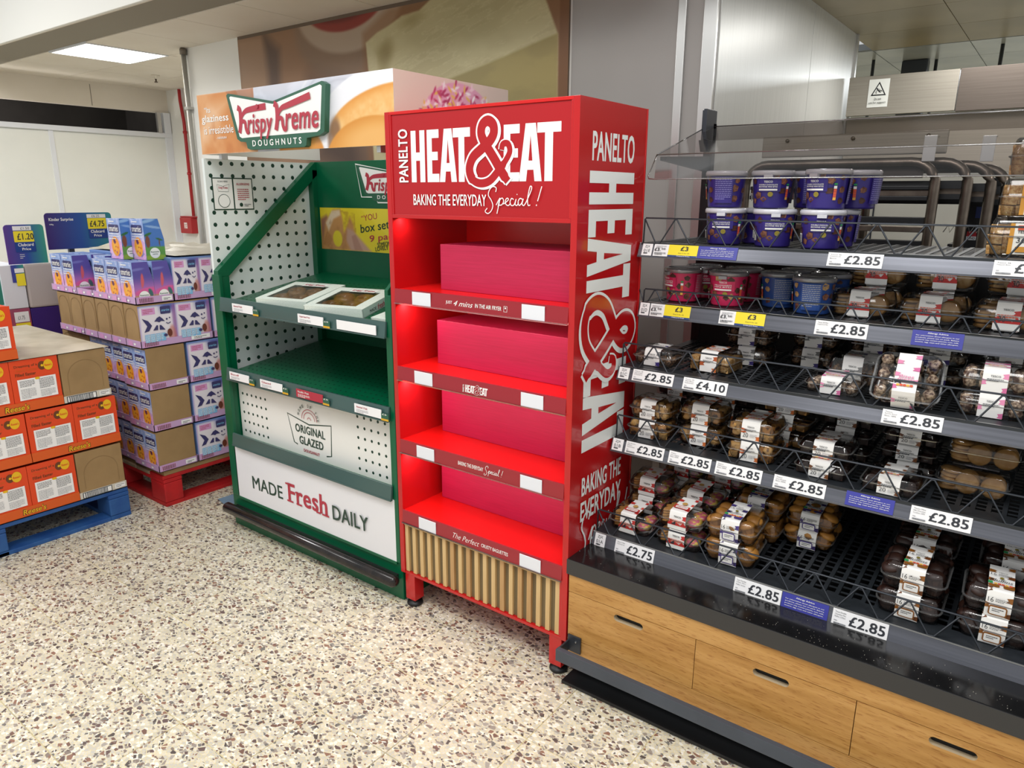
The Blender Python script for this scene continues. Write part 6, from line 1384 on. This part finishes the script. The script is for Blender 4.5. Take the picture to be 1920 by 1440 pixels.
Z = [.20, .4205, .6385, .857, 1.0755]; XX = -3.562; nmL = ['lowest', 'second', 'third', 'fourth']
for l in range(3):
    lilac_case(XX, 1.712, Z[l], .25, .212, 'egg', 'kraft', 'lilac corner case with brown right face, %s layer of the red pallet' % nmL[l])
    lilac_case(XX-.254, 1.725, Z[l], .38, .40, 'egg', 'none', 'shrink-wrapped lilac case left of the corner case, %s layer' % nmL[l])
    lilac_case(XX, 1.93, Z[l], .212, .40, 'none', 'back', 'lilac case printed with dark cut-out shapes beside the green stand, %s layer' % nmL[l])
    lilac_case(XX-.64, 1.725, Z[l], .34, .40, 'kraft', 'none', 'brown-faced case at the far left of the red pallet, %s layer' % nmL[l])
for k, w in enumerate([.148, .15, .15, .15, .30]):
    xk = XX-[0, .151, .304, .457, .610][k]
    lilac_case(xk, 1.70, Z[3], w, .385, 'kraft', 'back' if k == 0 else 'none', ['brown arched case on the right corner of the fourth layer, cut-out print beside', 'second brown arched case from the right, fourth layer', 'third brown arched case from the right, fourth layer', 'fourth brown arched case from the right, fourth layer', 'wide brown arched case towards the left of the fourth layer', 'brown arched case at the left end of the fourth layer'][k])
lilac_case(XX, 2.09, Z[3], .212, .38, 'none', 'back', 'lilac case with cut-out print partly behind the green stand, fourth layer')
lilac_case(XX, 1.895, Z[4], .4, .30, 'none', 'back', 'lilac case in the top layer with cut-out print beside green stand')
lilac_case(XX-.405, 1.90, Z[4], .5, .30, 'none', 'none', 'film-covered case at the back of the top layer')
g = G(); rnd = random.Random(8); nx, ny = 14, 8
vs = [(-4.5+.94*i/nx, 1.92+.45*j/ny, Z[4]+HC+.006+(rnd.uniform(0, .03) if 0 < i < nx and 0 < j else 0)) for j in range(ny+1) for i in range(nx+1)]
g.add(vs, [(j*(nx+1)+i, j*(nx+1)+i+1, (j+1)*(nx+1)+i+1, (j+1)*(nx+1)+i) for j in range(ny) for i in range(nx)], noisy('white_film', 'd9d3c4', 'c2baa8', nscale=9, rough=.3, bump=.7, coords='World'), True)
tag(g.build('stretch_wrap'), 'crumpled pale film over the back of the lilac stack', 'plastic wrap')
# kraft sheet under the stack
g = G(); g.box(-4.56, -3.575, 1.74, 2.9, .171, .199, M_krf); tag(g.build('cardboard_layer', bev=.002), 'flat brown cardboard layer between the red pallet and the lilac boxes', 'cardboard')
# open trays with single cartons on the top layer
ge = 'single easter egg cartons on top of the lilac stack'
tr = [(XX, .45, 'right'), (XX-.453, .18, 'middle'), (XX-.636, .31, 'left')]
for x1, w, nm_ in tr:
    t = thing('display_tray', 'low lilac cardboard tray, %s of three along the top front of the stack' % nm_, 'tray', (x1, 1.70, Z[4]), 0, 'lilac trays on the top layer'); g = G(); lilac_tray(g, w, .192); g.build('tray_body', t)
zc = Z[4]+.0035
cl = [(XX-.006, 1.704, 'violet egg carton at the right front corner of the top tray'), (XX-.144, 1.704, 'second violet carton from the right in the top front tray'), (XX-.282, 1.704, 'third violet carton from the right in the top front tray'),
      (XX-.006, 1.803, 'violet carton directly behind the corner one, scene side showing'), (XX-.144, 1.803, 'violet carton behind the second front one'), (XX-.282, 1.803, 'violet carton behind the third front one'), (XX-.49, 1.803, 'violet carton behind the gap in the top tray'),
      (XX-.65, 1.704, 'violet carton left of the gap, its scene side showing'), (XX-.79, 1.704, 'violet carton at the left end of the top front row'), (XX-.65, 1.803, 'violet carton behind the one left of the gap'), (XX-.79, 1.803, 'violet carton behind the left end one')]
for x, y, lab in cl: carton(x, y, zc, lab, ge, False)
z2 = zc+.2+.001
carton(-3.628, 1.812, z2, 'bright blue island-scene carton standing on top, right of the two', ge, True); carton(-3.765, 1.765, z2, 'bright blue island-scene carton standing on top, left of the two', ge, True)

# ================================================================ promotional boards behind the pallets
def grad_mat(name, a, b_, c):
    m = mat(name, a, .4); t, N, L, b = nt(m); tc = N.new('ShaderNodeTexCoord'); sp = N.new('ShaderNodeSeparateXYZ'); r = N.new('ShaderNodeValToRGB'); L.new(tc.outputs['Generated'], sp.inputs[0]); L.new(sp.outputs[1], r.inputs[0]); L.new(r.outputs[0], b.inputs['Base Color'])
    e = r.color_ramp.elements; e[0].color = (*lin(a), 1); e[1].color = (*lin(c), 1); q = e.new(.5); q.color = (*lin(b_), 1); return m
M_promo = grad_mat('promo_gradient', '5a3a8c', '2f4a9c', '3f9a86'); M_promo2 = grad_mat('promo_gradient_deep', '3a1f6a', '25509c', '2f8a90')
M_clubb = mat('clubcard_blue', '1f3f8c', .4)
def board(y0, y1, z0, z1, mt, name, lab, stand_z=None):
    t = thing(name, lab, 'promotional board', (-4.8, y0, z0)); w, h = y1-y0, z1-z0; r = .02; g = G()
    pts = [(0, 0), (w, 0)]+[(w-r+r*math.cos(a*PI/8), h-r+r*math.sin(a*PI/8)) for a in range(5)]+[(r-r*math.sin(a*PI/8), h-r+r*math.cos(a*PI/8)) for a in range(5)]
    g.prism(pts, lambda u, v: (-.006, u, v), lambda u, v: (0, u, v), mt); g.build('board', t); return t, w, h
t, w, h = board(1.607, 1.812, 1.203, 1.425, M_promo, 'promotional_board', 'purple to teal board with the yellow £1.20 price')
g = G(); g.on(lambda u, v, l: (l*.0005, u, v)); g.rect(.045, h-.032, w-.065, h-.008, M_wh); g.text('£1.50', .085, h-.028, .045, .014, M_txt, 0); g.rrect(.045, h-.098, w-.058, h-.036, .004, M_yel); g.text('£1.20', .062, h-.085, .085, .036, M_num, .02); g.rrect(.045, h-.155, w-.055, h-.098, .004, M_clubb); g.text('Clubcard', .06, h-.122, .08, .018, M_offw, .03); g.text('Price', .078, h-.145, .045, .015, M_offw, .03); g.lines(.06, h-.17, .025, 3, -.010, M_offw, .003); g.build('printed_offer', t)
t, w, h = board(1.825, 2.205, 1.275, 1.487, M_promo2, 'promotional_board', 'wide purple to teal board with a £4.75 price behind the lilac stack')
g = G(); g.on(lambda u, v, l: (l*.0005, u, v)); g.text('Kinder Surprise', .022, h-.052, .135, .024, M_offw, .025); g.text('100g', .022, h-.072, .022, .010, M_offw, .02); g.rect(.235, h-.032, .345, h-.010, M_wh); g.text('£6.25', .263, h-.028, .045, .014, M_txt, 0); g.rrect(.235, h-.098, .345, h-.034, .004, M_yel); g.text('£4.75', .247, h-.085, .085, .036, M_num, .02); g.rrect(.235, h-.155, .345, h-.098, .004, M_clubb); g.text('Clubcard', .247, h-.122, .08, .018, M_offw, .03); g.text('Price', .263, h-.145, .045, .015, M_offw, .03); g.build('printed_offer', t)
g = G(); g.box(-.03, -.008, w*.3, w*.3+.03, -1.275, .12, M_char); g.build('support_post', t)
t = thing('cardboard_display', 'cardboard display unit with grey upper side and deep purple lower side', 'display unit', (-4.8, 1.68, 0))
M_gb = mat('grey_board', 'b9aeaa', .5); M_pur = mat('deep_purple_board', '33156e', .45)
g = G(); g.box(-.36, 0, 0, .165, .945, 1.200, M_gb); g.build('upper_side', t, .012); g = G(); g.box(-.362, .001, -.002, .165, .0, .943, M_pur); g.build('lower_side', t, .003)
t = thing('cardboard_display', 'white cardboard display unit with a yellow £1.50 tag, left of the grey one', 'display unit', (-4.8, 1.555, 0))
g = G(); g.box(-.36, -.002, 0, .118, .95, 1.2, mat('white_board', 'dcdde3', .5)); g.build('upper_side', t, .004); g = G(); g.box(-.36, -.001, 0, .12, .0, .948, mat('plum_board', 'a04a66', .5)); g.build('lower_side', t, .003)
g = G(); g.on(lambda u, v, l: (l*.0006, u, v)); g.rect(.035, .87, .11, .93, M_wh); g.text('£1.75', .052, .885, .035, .022, M_txt, 0); g.rrect(.035, .79, .112, .865, .004, M_yel); g.text('£1.50', .048, .80, .05, .024, M_num, .02); g.rect(.055, 1.10, .12, 1.2, M_promo); g.rect(.072, 1.155, .12, 1.18, M_wh); g.rect(.075, 1.08, .12, 1.15, M_yel); g.build('price_tags', t)
t, w, h = board(1.36, 1.55, .98, 1.31, mat('teal_board', '2f8272', .4), 'promotional_board', 'plain teal board cut off by the left frame edge')
g = G(); g.box(-.2, -.008, 0, w, -.98, -.001, mat('white_board', 'dcdde3', .5)); g.build('base_unit', t, .004)
# ---------------------------------------------------------------- third level: pieces that belong to a part
RULES = {'printed_text': 'card', 'price_tab': 'card', 'printed_label': 'tub_body', 'egg_print': 'carton_body|carton_block', 'egg_lettering': 'carton_body|carton_block', 'scene_print': 'carton_body', 'round_badge': 'carton_body',
 'printed_face': 'egg_carton', 'back_print': 'carton_block', 'kraft_panel': 'carton_block', 'perforated_arch': 'carton', 'levelling_foot': 'leg', 'lamp_strip': 'shelf', 'strip_lip': 'ticket_strip', 'bumper_bracket': 'bumper_bar',
 'allergen_notice': 'side_panel', 'side_lettering': 'side_panel', 'badge_print': 'back_panel', 'promotion_lettering': 'back_panel', 'yellow_promotion_panel': 'back_panel', 'header_lettering': 'header_panel|header_box', 'header_front_picture': 'header_box',
 'header_side_picture': 'header_box', 'header_bracket': 'header_box', 'guard_zigzag_wire': 'guard_top_wire', 'rail_bracket': 'bumper_rail', 'crumbs': 'counter', 'counter_edge': 'counter', 'printed_warning': 'plate', 'rivet': 'plate', 'label_plate': 'cover',
 'printed_offer': 'board', 'price_tags': 'upper_side', 'deflector': 'escutcheon', 'diffuser': 'frame', 'top_label': 'lid', 'castor': 'tube_frame', 'front_label': 'tray', 'window_film': 'lid', 'canopy_edges': 'canopy_sheet', 'rear_fold': 'canopy_sheet', 'canopy_arm': 'canopy_clamp'}
_bb = {}
def centre(o):
    k = o.data.name
    if k not in _bb: _bb[k] = sum((Vector(c) for c in o.bound_box), Vector())/8
    return _bb[k]+o.location
stem_ = lambda n: n.split('.')[0]
for root in [o for o in bpy.data.objects if o.parent is None]:
    kids = [c for c in root.children if c.type == 'MESH']
    for c in kids:
        if stem_(c.name) in RULES:
            cand = [k for k in kids if stem_(k.name) in RULES[stem_(c.name)].split('|')]
            if cand:
                p = min(cand, key=lambda k: (centre(k)-centre(c)).length); c.parent = p; c.location = c.location-p.location
bpy.context.view_layer.update()
